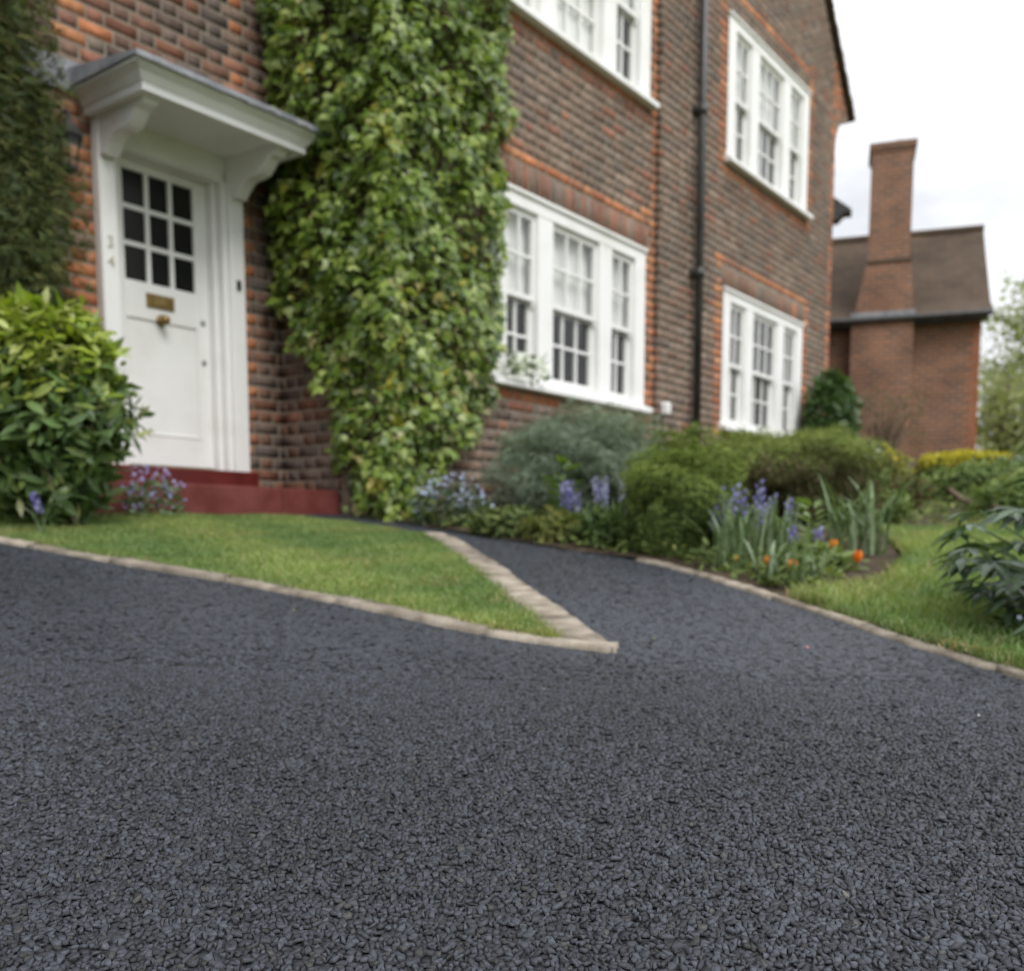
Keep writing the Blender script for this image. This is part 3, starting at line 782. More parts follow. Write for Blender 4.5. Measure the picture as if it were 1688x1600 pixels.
lr = MB(); e = 0.096
lr.add([(CU0-e,-CQ-e,zc0+0.134),(CU1+e,-CQ-e,zc0+0.134),(CU1+e,0,zc0+0.134),(CU0-e,0,zc0+0.134),
        (CU0-e,-CQ-e,zc0+0.152),(CU1+e,-CQ-e,zc0+0.152),(CU1+e,0,zc0+0.24),(CU0-e,0,zc0+0.24)],
       [(0,3,2,1),(4,5,6,7),(0,1,5,4),(1,2,6,5),(2,3,7,6),(3,0,4,7)])
n = 26
for k in range(n):     # hand dressed drip edge
    a = CU0-e + (CU1-CU0+2*e)*k/n; b_ = CU0-e + (CU1-CU0+2*e)*(k+1)/n
    lr.box(a, b_, -CQ-e-0.012+random.uniform(-0.003,0.003), -CQ-e, zc0+0.124+random.uniform(-0.004,0.004), zc0+0.156)
lr.build('lead_roof', M['lead'], canopy)
lf = MB(); lf.box(-0.50, CU1+0.12, -0.022, -0.006, zc0+0.10, zc0+0.285); lf.build('flashing', M['lead'], canopy)
def bracket(u):
    prof = [(0.0,-0.235),(0.0,0.035),(-0.47,0.035),(-0.49,0.0),(-0.47,-0.035),(-0.42,-0.045)]
    for t in np.linspace(0, 1, 9):
        y = -0.40 + 0.33*t; z = -0.05 - 0.17*(t**1.0) - 0.030*math.sin(t*2*math.pi)
        prof.append((y, z))
    prof += [(-0.06,-0.235)]
    m = MB(); m.prism([(y-0.065, z+3.175) for y, z in prof], u, u+0.10); m.build('bracket', M['paint'], canopy, 0.006)
bracket(-0.045); bracket(0.925)

# --- drainpipe, lamp, junction box
dp = MB(); pu = 5.93; yp = -PR-0.085
dp.tube([(pu, yp, 1.05), (pu, yp, 8.3)], 0.042, 14)
pipe = dp.build('drainpipe', M['pipe'], house, smooth=True)
for zz in (1.7, 3.3, 4.9, 6.5, 8.0):
    c = MB(); c.tube([(pu, yp, zz-0.05), (pu, yp, zz+0.05)], 0.052, 14); c.build('collar', M['pipe'], pipe, smooth=True)
    c = MB(); c.box(pu-0.085, pu+0.085, -PR-0.055, -PR-0.008, zz-0.02, zz+0.02); c.build('bracket', M['pipe'], pipe)
jb = MB(); jb.box(5.255, 5.345, -PR-0.10, -PR-0.008, 1.80, 1.93); box_ = jb.build('junction_box', M['whitebox'], house, 0.02)
jb = MB(); jb.tube([(5.30, -PR-0.02, 1.80), (5.30, -PR-0.02, 1.25)], 0.012, 8); jb.build('cable', M['pipe'], box_)
ln = MB(); lu, ly, lz = -0.29, -0.15, 2.80
lamp = ln.lathe([(0.0,0.30),(0.018,0.29),(0.022,0.25),(0.085,0.17),(0.09,0.155),(0.07,0.15)], (lu,ly,lz), 6).build('wall_lantern', M['black'], house)
g = MB(); g.lathe([(0.05,-0.01),(0.055,-0.03),(0.0,-0.06)], (lu,ly,lz), 6); g.build('lantern_base', M['black'], lamp)
for k in range(6):
    t = 2*math.pi*k/6
    g = MB(); g.tube([(lu+0.048*math.cos(t), ly+0.048*math.sin(t), lz-0.01), (lu+0.068*math.cos(t), ly+0.068*math.sin(t), lz+0.155)], 0.005, 5); g.build('lantern_bar', M['black'], lamp)
g = MB(); g.lathe([(0.043,-0.01),(0.062,0.152)], (lu,ly,lz), 6); g.build('lantern_glass', M['glass'], lamp)
g = MB(); g.tube([(lu, -0.01, lz+0.20), (lu, -0.08, lz+0.30), (lu, ly, lz+0.30)], 0.011, 6); g.box(lu-0.035, lu+0.035, -0.022, -0.009, lz+0.12, lz+0.26); g.build('lantern_arm', M['black'], lamp)

# ------------------------------------------------------------------ red front steps
st = empty('front_steps', (OX, OY, 0), ANG, 'two red painted front door steps at the white door', 'steps')
s = MB(); s.box(-0.10, 1.06, -0.13, 0.14, 0.945, 1.072); s.build('step', M['red'], st, 0.008)
s = MB(); s.box(-0.75, 0.86, -0.62, -0.002, 0.62, 0.9435); s.build('step', M['red2'], st, 0.008)
s = MB(); s.box(0.865, UC-0.012, -0.62, -0.011, 0.62, 0.9425); s.build('step', M['red2'], st, 0.008)

# ------------------------------------------------------------------ far brick house with chimney
A2 = R(-19)
far = empty('chimney_house', (9.55, 20.3, 0), A2, 'low red brown brick house with tiled roof and tall chimney', 'house')
ZG, ZE, RUN, RISE = 1.9, 5.10, 1.95, 2.08
m_ = MB(); m_.box(-9, 0, 0, 4.0, ZG, ZE+0.02); wl = m_.build('wall', M['farbrick'], far)
m_ = MB(); m_.prism([(0.0, ZE), (3.9, ZE), (1.95, ZE+RISE-0.12)], -0.18, 0.0, 'x'); m_.build('gable', M['farbrick'], far)
def roof_slab(s):
    # bell-cast front slope
    prof = [(-0.30, ZE-0.10), (0.15, ZE+0.20), (RUN, ZE+RISE), (2*RUN-0.15, ZE+0.20), (2*RUN+0.30, ZE-0.10)]
    up = [(y, z+0.07) for y, z in prof]
    m = MB(); m.prism(prof + up[::-1], -9.3, 0.16, 'x'); return m.build('roof', M['tile'], far)
rf = roof_slab(0)
m_ = MB(); m_.tube([(-9.3, RUN, ZE+RISE+0.07), (0.17, RUN, ZE+RISE+0.07)], 0.09, 8); m_.build('ridge_tiles', M['tile'], rf)
m_ = MB(); m_.tube([(-9.3, -0.38, ZE-0.10), (0.16, -0.38, ZE-0.10)], 0.065, 8); m_.box(-9.2, 0.1, -0.32, -0.02, ZE-0.20, ZE-0.15); m_.build('gutter', M['black'], far)
m_ = MB(); m_.box(-7.5, -3.0, -2.4, -0.45, ZG, 6.55); m_.build('cross_wing', M['farbrick'], far)
m_ = MB(); m_.prism([(-4.6, 8.15), (-2.56, 6.58), (-2.56, 6.53), (-2.70, 6.53), (-2.80, 6.42), (-3.02, 6.42), (-3.02, 6.6)], -2.6, -2.25, 'y'); m_.build('cross_wing_eave', M['black'], far)
for k in range(34):      # orange corner bricks
    z_ = ZG + 0.3 + k*0.085; w_ = 0.22 if k % 2 else 0.11
    if z_ < ZE - 0.25: m_ = MB(); m_.box(-w_, 0.004, -0.006, 0.1, z_, z_+0.068); m_.build('quoin_brick', M['quoin'], far)
# chimney breast and stack
c0, c1 = -2.50, -1.30
ch = MB(); ch.box(c0, c1, -0.34, -0.003, ZG, ZE-0.13); chim = ch.build('chimney', M['farbrick'], far)
ch = MB()
ch.add([(c0+.02,-.36,ZE-.1),(c1,-.36,ZE-.1),(c1,1.0,ZE-.1),(c0+.02,1.0,ZE-.1),(c0+.26,-.36,ZE+1.06),(c1-.10,-.36,ZE+1.06),(c1-.10,0.9,ZE+1.06),(c0+.26,0.9,ZE+1.06)],
       [(0,3,2,1),(4,5,6,7),(0,1,5,4),(1,2,6,5),(2,3,7,6),(3,0,4,7)]); ch.build('chimney_shoulder', M['farbrick'], chim)
ch = MB(); ch.box(c0+0.28, c1-0.12, -0.36, 0.55, ZE+1.062, ZE+3.34); ch.build('chimney_stack', M['farbrick'], chim)
ch = MB(); ch.box(c0+0.25, c1-0.09, -0.39, 0.58, ZE+3.22, ZE+3.28); ch.box(c0+0.225, c1-0.065, -0.415, 0.60, ZE+3.28, ZE+3.38); ch.build('chimney_cap', M['farbrick'], chim)
ch = MB(); ch.lathe([(0.11,0.0),(0.12,0.10),(0.10,0.16),(0.0,0.16)], ((c0+c1)/2+0.20, 0.1, ZE+3.38), 10); ch.build('chimney_pot', M['farbrick'], chim)
ch = MB(); ch.box(c0+0.25, c1-0.09, -0.385, 0.6, ZE+1.03, ZE+1.09); ch.build('flashing_band', M['verge'], chim)
ch = MB(); ch.box(c0-0.02, c1+0.02, -0.40, -0.30, ZE-0.06, ZE+0.05); ch.build('lead_apron', M['lead'], chim)

# ------------------------------------------------------------------ foliage tools
def T_ovate(w=0.17, curl=0.10):
    V = np.array([(0,0,0),(-w*.8,.28,.02),(0,.3,-.03),(w*.8,.28,.02),(-w,.58,.0),(0,.6,-.05),(w,.58,.0),(0,1,-curl)])
    F3 = np.array([(0,2,1),(0,3,2),(4,5,7),(5,6,7)]); F4 = np.array([(1,2,5,4),(2,3,6,5)])
    return V, [F3, F4]
def T_ivy():
    V = np.array([(0,0,0),(-.30,-.06,-.05),(-.52,.30,-.06),(-.25,.42,.02),(-.20,.62,-.01),(0,1.0,-.12),(.20,.62,-.01),(.25,.42,.02),(.52,.30,-.06),(.30,-.06,-.05),(0,.42,.05)])
    F = np.array([(0,10,1),(1,10,2),(2,10,3),(3,10,4),(4,10,5),(5,10,6),(6,10,7),(7,10,8),(8,10,9),(9,10,0)])
    return V, [F]
def T_small():
    V = np.array([(0,0,0),(-.28,.45,.03),(0,.5,-.05),(.28,.45,.03),(0,1,-.06)])
    return V, [np.array([(0,2,1),(0,3,2),(1,2,4),(2,3,4)])]
def T_needle(w=0.05):
    V = np.array([(-w,0,0),(w,0,0),(0,1,-.05)]); return V, [np.array([(0,1,2)])]
def T_spray():
    V = []; F = []
    V = np.array([(0,0,0),(.05,.35,0),(-.05,.35,0),(0,1,-.1),(.34,.55,.03),(-.34,.55,.03),(.26,.85,-.03),(-.26,.85,-.03)])
    F = np.array([(0,1,2),(2,1,3),(0,4,1),(0,2,5),(1,6,3),(2,3,7)])
    return V, [F]
def T_feather(k=5):
    V = []; F = []
    for j in range(k):
        a = (j/(k-1) - 0.5)*1.5; y0 = 0.10*abs(j-(k-1)/2); ln = 1.0 - 0.18*abs(j-(k-1)/2)
        dx, dy = math.sin(a), math.cos(a); i = len(V)
        V += [(-0.045*dy, y0-0.0, 0.02*j), (0.045*dy, y0, 0.0), (dx*ln, y0+dy*ln, -0.10+0.05*(j % 2))]; F.append((i, i+1, i+2))
    return np.array(V), [np.array(F)]
def T_flower5():
    V = [(0,0,0)]; F = []
    for k in range(5):
        t = 2*math.pi*k/5; a, b, c = t-.5, t, t+.5
        i = len(V); V += [(.35*math.cos(a),.35*math.sin(a),.05),(.5*math.cos(b),.5*math.sin(b),.03),(.35*math.cos(c),.35*math.sin(c),.05)]; F += [(0,i,i+1),(0,i+1,i+2)]
    return np.array(V), [np.array(F)]

def unit(a): return a/np.maximum(np.linalg.norm(a, axis=-1, keepdims=True), 1e-9)
def frames(nrm, tip):
    n = unit(nrm); t = unit(tip - n*(tip*n).sum(-1, keepdims=True)); x = np.cross(t, n)
    return np.stack([x, t, n], 1)      # rows: x, y, z axes

def scatter_mesh(name, tmpl, P, FR, S, C, mat, smooth=False):
    TV, TF = tmpl; n = len(P); k = len(TV)
    V = np.einsum('kc,ncd->nkd', TV, FR)*S[:,None,None] + P[:,None,:]
    F = [((np.arange(n)*k)[:,None,None] + f[None]).reshape(-1, f.shape[1]) for f in TF]
    return np_mesh(name, V.reshape(-1,3), F, np.repeat(C, k, 0), mat, smooth)

def colour(n, pal, w=None, jit=0.18):
    pal = np.array(pal); i = rng.choice(len(pal), n, p=None if w is None else np.array(w)/np.sum(w))
    return pal[i]*rng.uniform(1-jit, 1+jit, (n,1))

def leaf_parts(parent, tmpl, P, FR, S, C, mat, name='leaf', nvar=10):
    """separate leaf objects sharing a few meshes"""
    TV, TF = tmpl; vars_ = []
    order = np.argsort(C.sum(1)); groups = np.array_split(order, min(nvar, len(order)))
    for g in groups:
        if not len(g): continue
        me = np_mesh(name, TV, TF, np.repeat(C[g].mean(0)[None], len(TV), 0), mat)
        for i in g:
            o = link(name, me, parent)
            mtx = Matrix(FR[i].T.tolist()).to_4x4()
            o.matrix_local = Matrix.Translation(Vector(P[i].tolist())) @ mtx @ Matrix.Scale(float(S[i]), 4)

def lumps(d, seed, amp=0.16, fr=3.0):
    r = np.random.default_rng(seed); out = np.zeros(len(d))
    for k in range(7):
        a = unit(r.normal(size=3)); f = fr*r.uniform(0.6, 1.9); out += np.sin(d@a*f + r.uniform(0, 6.3))/7*2.2
    for k in range(6):
        a = unit(r.normal(size=3)); f = fr*r.uniform(2.5, 4.0); out += np.sin(d@a*f + r.uniform(0, 6.3))/6*0.9
    return 1 + amp*out

def shell(n, rad, seed, amp=0.16, fr=3.0, depth=0.35, zmin=-0.75, power=1.6, boxy=0.0):
    """points through the outer layers of a lumpy mound centred on the origin"""
    d = unit(rng.normal(size=(int(n*1.8)+10, 3))); d = d[d[:,2] > zmin][:n]
    f = 1 - depth*rng.random(len(d))**power
    e = d if not boxy else d/(np.abs(d)**4).sum(1, keepdims=True)**0.25*boxy + d*(1 - boxy)
    p = e*np.array(rad)*(lumps(d, seed, amp, fr)*f)[:,None]
    return p, d, f

def bush(name, x, y, rad, zc, n, tmpl, size, pal, w, label, cat, mat='leaf', group=None, parts=0, amp=0.16, fr=3.0, depth=0.4, up=0.5, droop=0.0,
         zmin=-0.8, stems=7, seed=1, ztop_pal=None, spread=0.8, power=1.6, boxy=0.0):
    g = g1(x, y)
    root = empty(name, (x, y, g), 0, label, cat, group)
    P, d, f = shell(n, rad, seed, amp, fr, depth, zmin, power, boxy)
    P[:,2] += zc
    keep = P[:,2] > 0.0; P, d, f = P[keep], d[keep], f[keep]; n = len(P)
    tip = d*spread + rng.normal(size=(n,3))*0.55 + np.array([0,0,up])
    nrm = d*0.7 + rng.normal(size=(n,3))*0.55 + np.array([0,0,0.6])
    FR = frames(nrm, tip); S = rng.uniform(0.65, 1.25, n)*size
    C = colour(n, pal, w)
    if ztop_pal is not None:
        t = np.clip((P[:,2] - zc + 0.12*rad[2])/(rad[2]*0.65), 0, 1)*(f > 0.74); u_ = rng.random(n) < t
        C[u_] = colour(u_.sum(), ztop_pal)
    order = np.argsort(-f + 0.6*d[:,1] + 0.15*rng.random(n))     # outermost leaves on the side of the drive come first
    a, b = order[:parts], order[parts:]
    if parts: leaf_parts(root, tmpl, P[a], FR[a], S[a], C[a], M[mat])
    o = link('foliage', scatter_mesh('foliage', tmpl, P[b], FR[b], S[b], C[b], M[mat]), root); o['kind'] = 'stuff'
    sm = MB()
    for k in range(stems):
        t = 2*math.pi*k/stems + random.uniform(-.3,.3); q = random.uniform(0.35, 0.72)
        e = (rad[0]*q*math.cos(t), rad[1]*q*math.sin(t), zc + rad[2]*random.uniform(0.1, 0.6))
        sm.tube([(0.04*math.cos(t), 0.04*math.sin(t), -0.05), (e[0]*0.45, e[1]*0.45, e[2]*0.5), e], [0.016, 0.011, 0.005], 6)
    sm.build('stems', M['twig'], root)
    return root

G_MID = [(0.055,0.105,0.022), (0.075,0.13,0.028), (0.04,0.085,0.02), (0.10,0.16,0.04)]
G_DARK = [(0.022,0.045,0.014), (0.03,0.055,0.018), (0.04,0.06,0.02), (0.055,0.065,0.022)]

# ------------------------------------------------------------------ ivy on the wing
def ivy():
    root = empty('ivy', (OX, OY, 0), ANG, 'dense variegated ivy climbing the corner of the brick wing beside the door', 'ivy')
    N = 19000
    pts = []; nr = []
    # along the return wall (plane u = UC, facing the door)
    n1 = int(N*0.47)
    z = rng.uniform(0.75, 7.9, n1*2); p = rng.uniform(-0.04, PW+0.22, n1*2)
    lo = np.where(z > 2.35, -0.05 + 0.0*z, np.interp(z, [0.7, 1.0, 1.6, 2.0, 2.35], [0.80, 0.70, 0.56, 0.36, 0.04])) + 0.035*np.sin(z*9) + 0.03*np.sin(z*21+1)
    k = p > lo; z, p = z[k][:n1], p[k][:n1]; n1 = len(z)
    th = 0.10 + 0.10*np.clip((z-1.6)/1.2, 0, 1) + 0.04*np.sin(z*6.0+p*7) + 0.045*np.sin(z*12.3-p*10)
    th = th*np.clip((p - np.interp(p, [0,1.3],[-0.1,-0.1]))/0.28, 0.35, 1)
    dd = th*1.05*(1 - 0.8*rng.random(n1)**1.2)
    pts.append(np.column_stack([UC - dd, -p, z])); nr.append(np.tile([-1.0, -0.25, 0.25], (n1,1)))
    # along the wing front
    n2 = N - n1
    z = rng.uniform(0.72, 7.9, n2*2); u = rng.uniform(UC-0.14, 2.92, n2*2)
    hi = np.interp(z, [0.7, 1.0, 1.35, 1.7, 2.2, 3.0, 4.2, 5.5, 8], [1.75, 1.90, 2.30, 2.58, 2.68, 2.72, 2.78, 2.78, 2.78]) + 0.045*np.sin(z*8+2) + 0.035*np.sin(z*19)
    hi = hi - 0.03; k = u < hi; z, u, hi = z[k][:n2], u[k][:n2], hi[k][:n2]; n2 = len(z)
    th = 0.17 + 0.05*np.sin(z*6.4+u*6) + 0.05*np.sin(z*12.1-u*10+1)
    th = th*np.clip((hi - u)/0.25 + 0.25, 0.3, 1)
    dd = th*1.05*(1 - 0.8*rng.random(n2)**1.2)
    pts.append(np.column_stack([u, -PW - dd, z])); nr.append(np.tile([-0.15, -1.0, 0.25], (n2,1)))
    P = np.concatenate(pts); NR = np.concatenate(nr); n = len(P)
    NR = NR + [0,0,0.35] + rng.normal(size=(n,3))*0.48
    tip = rng.normal(size=(n,3))*0.55 + np.array([0,0,-0.75]) + NR*0.25
    FR = frames(NR, tip); S = 0.042 + 0.055*rng.random(n)**1.2
    pal = [(0.118,0.186,0.026), (0.180,0.262,0.042), (0.255,0.330,0.070), (0.33,0.40,0.14), (0.060,0.108,0.020), (0.145,0.20,0.080), (0.32,0.31,0.05), (0.36,0.32,0.14)]
    C = colour(n, pal, [24,26,20,12,12,5,1.5,0.3])
    lowm = (P[:,2] < 2.3) & (rng.random(n) < 0.07); C[lowm] = colour(lowm.sum(), [(0.33,0.30,0.13), (0.28,0.26,0.10)])
    # yellow young shoots come in clusters
    cl = P[rng.choice(n, 46)]; dist = np.min(np.linalg.norm(P[:,None]-cl[None], axis=2), axis=1)
    yk = (dist < 0.085) & (rng.random(n) < 0.75); C[yk] = colour(yk.sum(), [(0.33,0.31,0.04), (0.26,0.28,0.045), (0.38,0.34,0.08)])
    vis = (P[:,2] < 4.2)
    outer = np.where((np.maximum(UC-P[:,0], -P[:,1]-PW) > 0.13) & vis)[0]
    sel = rng.choice(outer, 300, replace=False); mask = np.ones(n, bool); mask[sel] = False
    T = T_ivy()
    leaf_parts(root, T, P[sel], FR[sel], S[sel]*1.06, C[sel], M['leaf'])
    o = link('foliage', scatter_mesh('foliage', T, P[mask], FR[mask], S[mask], C[mask], M['leaf']), root); o['kind'] = 'stuff'
    sm = MB()
    for k in range(16):
        if k % 2:
            p = random.uniform(0.55, 1.0); q = [(UC-0.03, -p, 0.70)] + [(UC-0.035, -p+random.uniform(-.15,.15), zz) for zz in np.linspace(1.2, 7.6, 9)]
        else:
            u = random.uniform(UC+0.02, 2.0); q = [(u, -PW-0.03, 0.66)] + [(min(2.6, u+random.uniform(-.12,.2)+0.04*j), -PW-0.035, zz) for j, zz in enumerate(np.linspace(1.2, 7.6, 9))]
        sm.tube(q, list(np.linspace(0.016, 0.005, len(q))), 6)
    sm.build('stems', M['bark'], root)
ivy()

# ------------------------------------------------------------------ shrubs at the left
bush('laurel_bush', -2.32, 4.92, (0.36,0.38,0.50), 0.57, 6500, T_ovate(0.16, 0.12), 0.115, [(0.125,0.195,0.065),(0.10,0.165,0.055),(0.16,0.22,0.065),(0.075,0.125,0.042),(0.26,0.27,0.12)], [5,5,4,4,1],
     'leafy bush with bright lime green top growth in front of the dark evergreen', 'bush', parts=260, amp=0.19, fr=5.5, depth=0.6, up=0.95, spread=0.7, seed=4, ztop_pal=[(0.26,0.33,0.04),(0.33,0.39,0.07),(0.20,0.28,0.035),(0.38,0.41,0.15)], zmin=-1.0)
bush('evergreen_tree', -2.80, 5.34, (0.42,0.38,1.95), 1.45, 36000, T_feather(4), 0.085, [(0.085,0.112,0.038),(0.11,0.135,0.046),(0.066,0.09,0.034),(0.145,0.145,0.052),(0.09,0.12,0.065)], None,
     'tall dark olive evergreen against the wall left of the door', 'tree', 'matte_leaf', amp=0.22, fr=6.5, depth=0.6, up=0.25, seed=9, zmin=-1.0, stems=5)

def flower_clump(name, x, y, r, h, nl, nf, fsize, fpal, label, cat='flowers', lsize=0.05, lpal=None, group=None, seed=0, fmin=0.35):
    g = g1(x, y); root = empty(name, (x, y, g), 0, label, cat, group)
    lpal = lpal or [(0.06,0.10,0.045),(0.085,0.13,0.06),(0.045,0.08,0.03)]
    a = rng.uniform(0, 6.28, nl); q = r*np.sqrt(rng.random(nl))
    P = np.column_stack([q*np.cos(a), q*np.sin(a), rng.uniform(0.0, 0.75, nl)*h*(1 - 0.45*(q/r)**2)])
    FR = frames(rng.normal(size=(nl,3))*0.6 + [0,0,0.8], rng.normal(size=(nl,3)) + [0,0,0.7]); S = rng.uniform(0.6,1.3,nl)*lsize
    o = link('foliage', scatter_mesh('foliage', T_small(), P, FR, S, colour(nl, lpal), M['matte_leaf']), root); o['kind'] = 'stuff'
    a = rng.uniform(0, 6.28, nf); q = r*1.05*np.sqrt(rng.random(nf))
    P = np.column_stack([q*np.cos(a), q*np.sin(a), h*(fmin + (1-fmin)*rng.random(nf))*(1 - 0.4*(q/r)**2)])
    FR = frames(rng.normal(size=(nf,3))*0.5 + [0,-0.6,0.8], rng.normal(size=(nf,3)))
    C = colour(nf, fpal)
    leaf_parts(root, T_flower5(), P, FR, rng.uniform(0.7,1.2,nf)*fsize, C, M['petal'], 'flower', 5)
    return root
BLUES = [(0.38,0.42,0.74),(0.47,0.50,0.80),(0.32,0.34,0.70),(0.58,0.60,0.82)]
flower_clump('forget_me_not', -2.05, 5.60, 0.17, 0.34, 240, 120, 0.025, [(0.38,0.40,0.76),(0.46,0.48,0.80),(0.32,0.33,0.70)], 'pale blue forget-me-nots in front of the red steps', seed=3, lpal=[(0.12,0.17,0.09),(0.15,0.20,0.11)], fmin=0.2)
flower_clump('forget_me_not', -0.40, 6.52, 0.26, 0.36, 700, 190, 0.028, [(0.40,0.46,0.66),(0.48,0.53,0.70),(0.35,0.40,0.66)], 'hazy pale blue flowers at the foot of the ivy', seed=5, lpal=[(0.09,0.12,0.075),(0.07,0.10,0.06),(0.11,0.14,0.09)])

# ------------------------------------------------------------------ shrubs of the flower bed
bush('grey_green_shrub', 0.50, 7.15, (0.62,0.52,0.44), 0.35, 44000, T_feather(4), 0.048, [(0.24,0.295,0.22),(0.28,0.335,0.255),(0.20,0.25,0.185),(0.16,0.205,0.15)], None,
     'soft grey green feathery shrub under the lower left sash window', 'shrub', 'matte_leaf', amp=0.24, fr=6.0, depth=0.6, up=0.6, seed=12, zmin=-1.0)
YG = [(0.12,0.175,0.05),(0.15,0.205,0.058),(0.095,0.14,0.042),(0.07,0.105,0.034)]
bush('golden_juniper', 0.89, 5.12, (0.31,0.32,0.36), 0.22, 24000, T_feather(5), 0.044, YG, None,
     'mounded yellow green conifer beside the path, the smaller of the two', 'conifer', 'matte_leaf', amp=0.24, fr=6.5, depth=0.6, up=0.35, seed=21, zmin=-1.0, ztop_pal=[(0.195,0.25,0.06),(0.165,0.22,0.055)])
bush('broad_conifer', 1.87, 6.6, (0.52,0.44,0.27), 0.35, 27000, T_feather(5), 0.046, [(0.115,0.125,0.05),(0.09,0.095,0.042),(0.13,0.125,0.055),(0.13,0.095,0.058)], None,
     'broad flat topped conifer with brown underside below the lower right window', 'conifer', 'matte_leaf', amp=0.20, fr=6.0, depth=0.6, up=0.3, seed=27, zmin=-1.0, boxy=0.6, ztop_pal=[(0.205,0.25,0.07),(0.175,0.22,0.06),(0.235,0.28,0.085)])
bush('corner_climber', 4.12, 12.75, (0.31,0.30,0.68), 0.66, 2600, T_ovate(0.25), 0.10, [(0.06,0.12,0.032),(0.08,0.15,0.04),(0.045,0.09,0.026)], None,
     'rounded dark green shrub against the far corner of the house', 'shrub', amp=0.08, depth=0.4, seed=31)
bush('golden_hedge', 5.05, 10.9, (0.50,0.22,0.20), 0.17, 6000, T_small(), 0.045, [(0.10,0.14,0.03),(0.07,0.11,0.028),(0.06,0.085,0.025)], None,
     'low hedge with bright yellow top in front of the chimney house', 'hedge', 'matte_leaf', amp=0.05, depth=0.4, seed=33, boxy=1.0, ztop_pal=[(0.46,0.40,0.03),(0.40,0.36,0.03),(0.50,0.45,0.06)])
bush('flowering_shrub', 3.42, 9.3, (0.24,0.2,0.25), 0.24, 1500, T_small(), 0.05, [(0.12,0.15,0.03),(0.08,0.11,0.03)], None,
     'small shrub speckled with orange and yellow flowers behind the broad conifer', 'shrub', 'matte_leaf', amp=0.15, depth=0.6, seed=35, ztop_pal=[(0.48,0.33,0.03),(0.42,0.38,0.04),(0.20,0.2,0.04)])
bush('bronze_shrub', 3.05, 7.7, (0.22,0.2,0.15), 0.12, 1300, T_small(), 0.05, [(0.10,0.065,0.03),(0.14,0.09,0.045),(0.07,0.085,0.03),(0.10,0.13,0.04)], None,
     'low bronze and green plant at the back of the right lawn', 'plant', 'matte_leaf', amp=0.2, depth=0.7, seed=37)
for i, (x, y, rx, rz, pal, lab) in enumerate([
    (4.05, 8.6, 0.45, 0.20, [(0.13,0.18,0.06),(0.17,0.22,0.07),(0.09,0.14,0.05)], 'loose green border plants just below the yellow hedge'),
    (4.75, 9.2, 0.50, 0.24, [(0.11,0.16,0.08),(0.14,0.19,0.09),(0.16,0.21,0.08)], 'bluish green border plants beside the right end of the yellow hedge'),
    (3.55, 6.9, 0.32, 0.16, [(0.11,0.16,0.05),(0.15,0.20,0.06)], 'leafy green clump behind the dark leaved plant at the right edge'),
    (2.55, 7.4, 0.30, 0.22, [(0.10,0.15,0.05),(0.13,0.18,0.06)], 'green clump between the broad conifer and the bronze plant'),
    (-0.02, 5.88, 0.20, 0.09, [(0.09,0.125,0.045),(0.12,0.15,0.05)], 'low green clump at the path edge right of the hazy blue flowers'),
    (0.26, 5.60, 0.16, 0.09, [(0.15,0.17,0.05),(0.11,0.14,0.045),(0.19,0.19,0.06)], 'low yellowish green clump at the path edge below the grey shrub'),
    (0.52, 5.38, 0.13, 0.12, [(0.08,0.12,0.04),(0.10,0.15,0.05)], 'green leafy clump touching the small golden conifer at the path edge'),
    (1.36, 4.36, 0.12, 0.07, [(0.16,0.21,0.08),(0.20,0.25,0.10)], 'low pale clump around the short blue spikes'),
    (2.45, 6.65, 0.22, 0.13, [(0.13,0.18,0.06),(0.17,0.22,0.08)], 'fresh green clump at the back corner of the right lawn'),
    (3.95, 7.7, 0.30, 0.17, [(0.15,0.20,0.06),(0.20,0.24,0.08),(0.12,0.16,0.06)], 'pale green clump behind the fallen branch'),
    (4.55, 7.9, 0.34, 0.20, [(0.13,0.18,0.08),(0.17,0.22,0.10)], 'soft green clump above the dark fingered leaves'),
    (3.75, 9.9, 0.30, 0.20, [(0.24,0.24,0.05),(0.17,0.20,0.06),(0.30,0.28,0.05)], 'yellow green clump left of the yellow topped hedge')]):
    bush('border_plant', x, y, (rx, min(rx, 0.3), rz), rz*0.7, int(400 + 2600*rx), T_ovate(0.2), 0.07, pal, None, lab, 'plant', 'matte_leaf', 'green border plants', amp=0.2, depth=0.7, seed=50+i)
def bare_shrub(x, y, h, label, n=26, spread=0.5):
    root = empty('bare_shrub', (x, y, g1(x, y)), 0, label, 'shrub')
    m = MB()
    for k in range(n):
        t = random.uniform(0, 6.28); q = random.uniform(0.1, spread)
        e = Vector((q*math.cos(t), q*math.sin(t), h*random.uniform(0.5, 1.0)))
        m.tube([(0,0,-0.03), e*0.5 + Vector((0,0,0.08)), e], [0.012, 0.008, 0.003], 5)
        for j in range(3):
            s_ = e*random.uniform(0.5, 0.95); m.tube([s_, s_ + Vector((random.uniform(-.2,.2), random.uniform(-.2,.2), random.uniform(.05,.22)))], [0.005, 0.002], 4)
    m.build('stems', M['twig'], root)
    nl = 500; a = rng.uniform(0,6.28,nl); q = spread*np.sqrt(rng.random(nl))
    P = np.column_stack([q*np.cos(a), q*np.sin(a), h*rng.uniform(0.25,1.0,nl)])
    FR = frames(rng.normal(size=(nl,3)), rng.normal(size=(nl,3)))
    o = link('foliage', scatter_mesh('foliage', T_small(), P, FR, rng.uniform(0.03,0.07,nl), colour(nl, [(0.10,0.12,0.05),(0.13,0.13,0.07)]), M['matte_leaf']), root); o['kind'] = 'stuff'
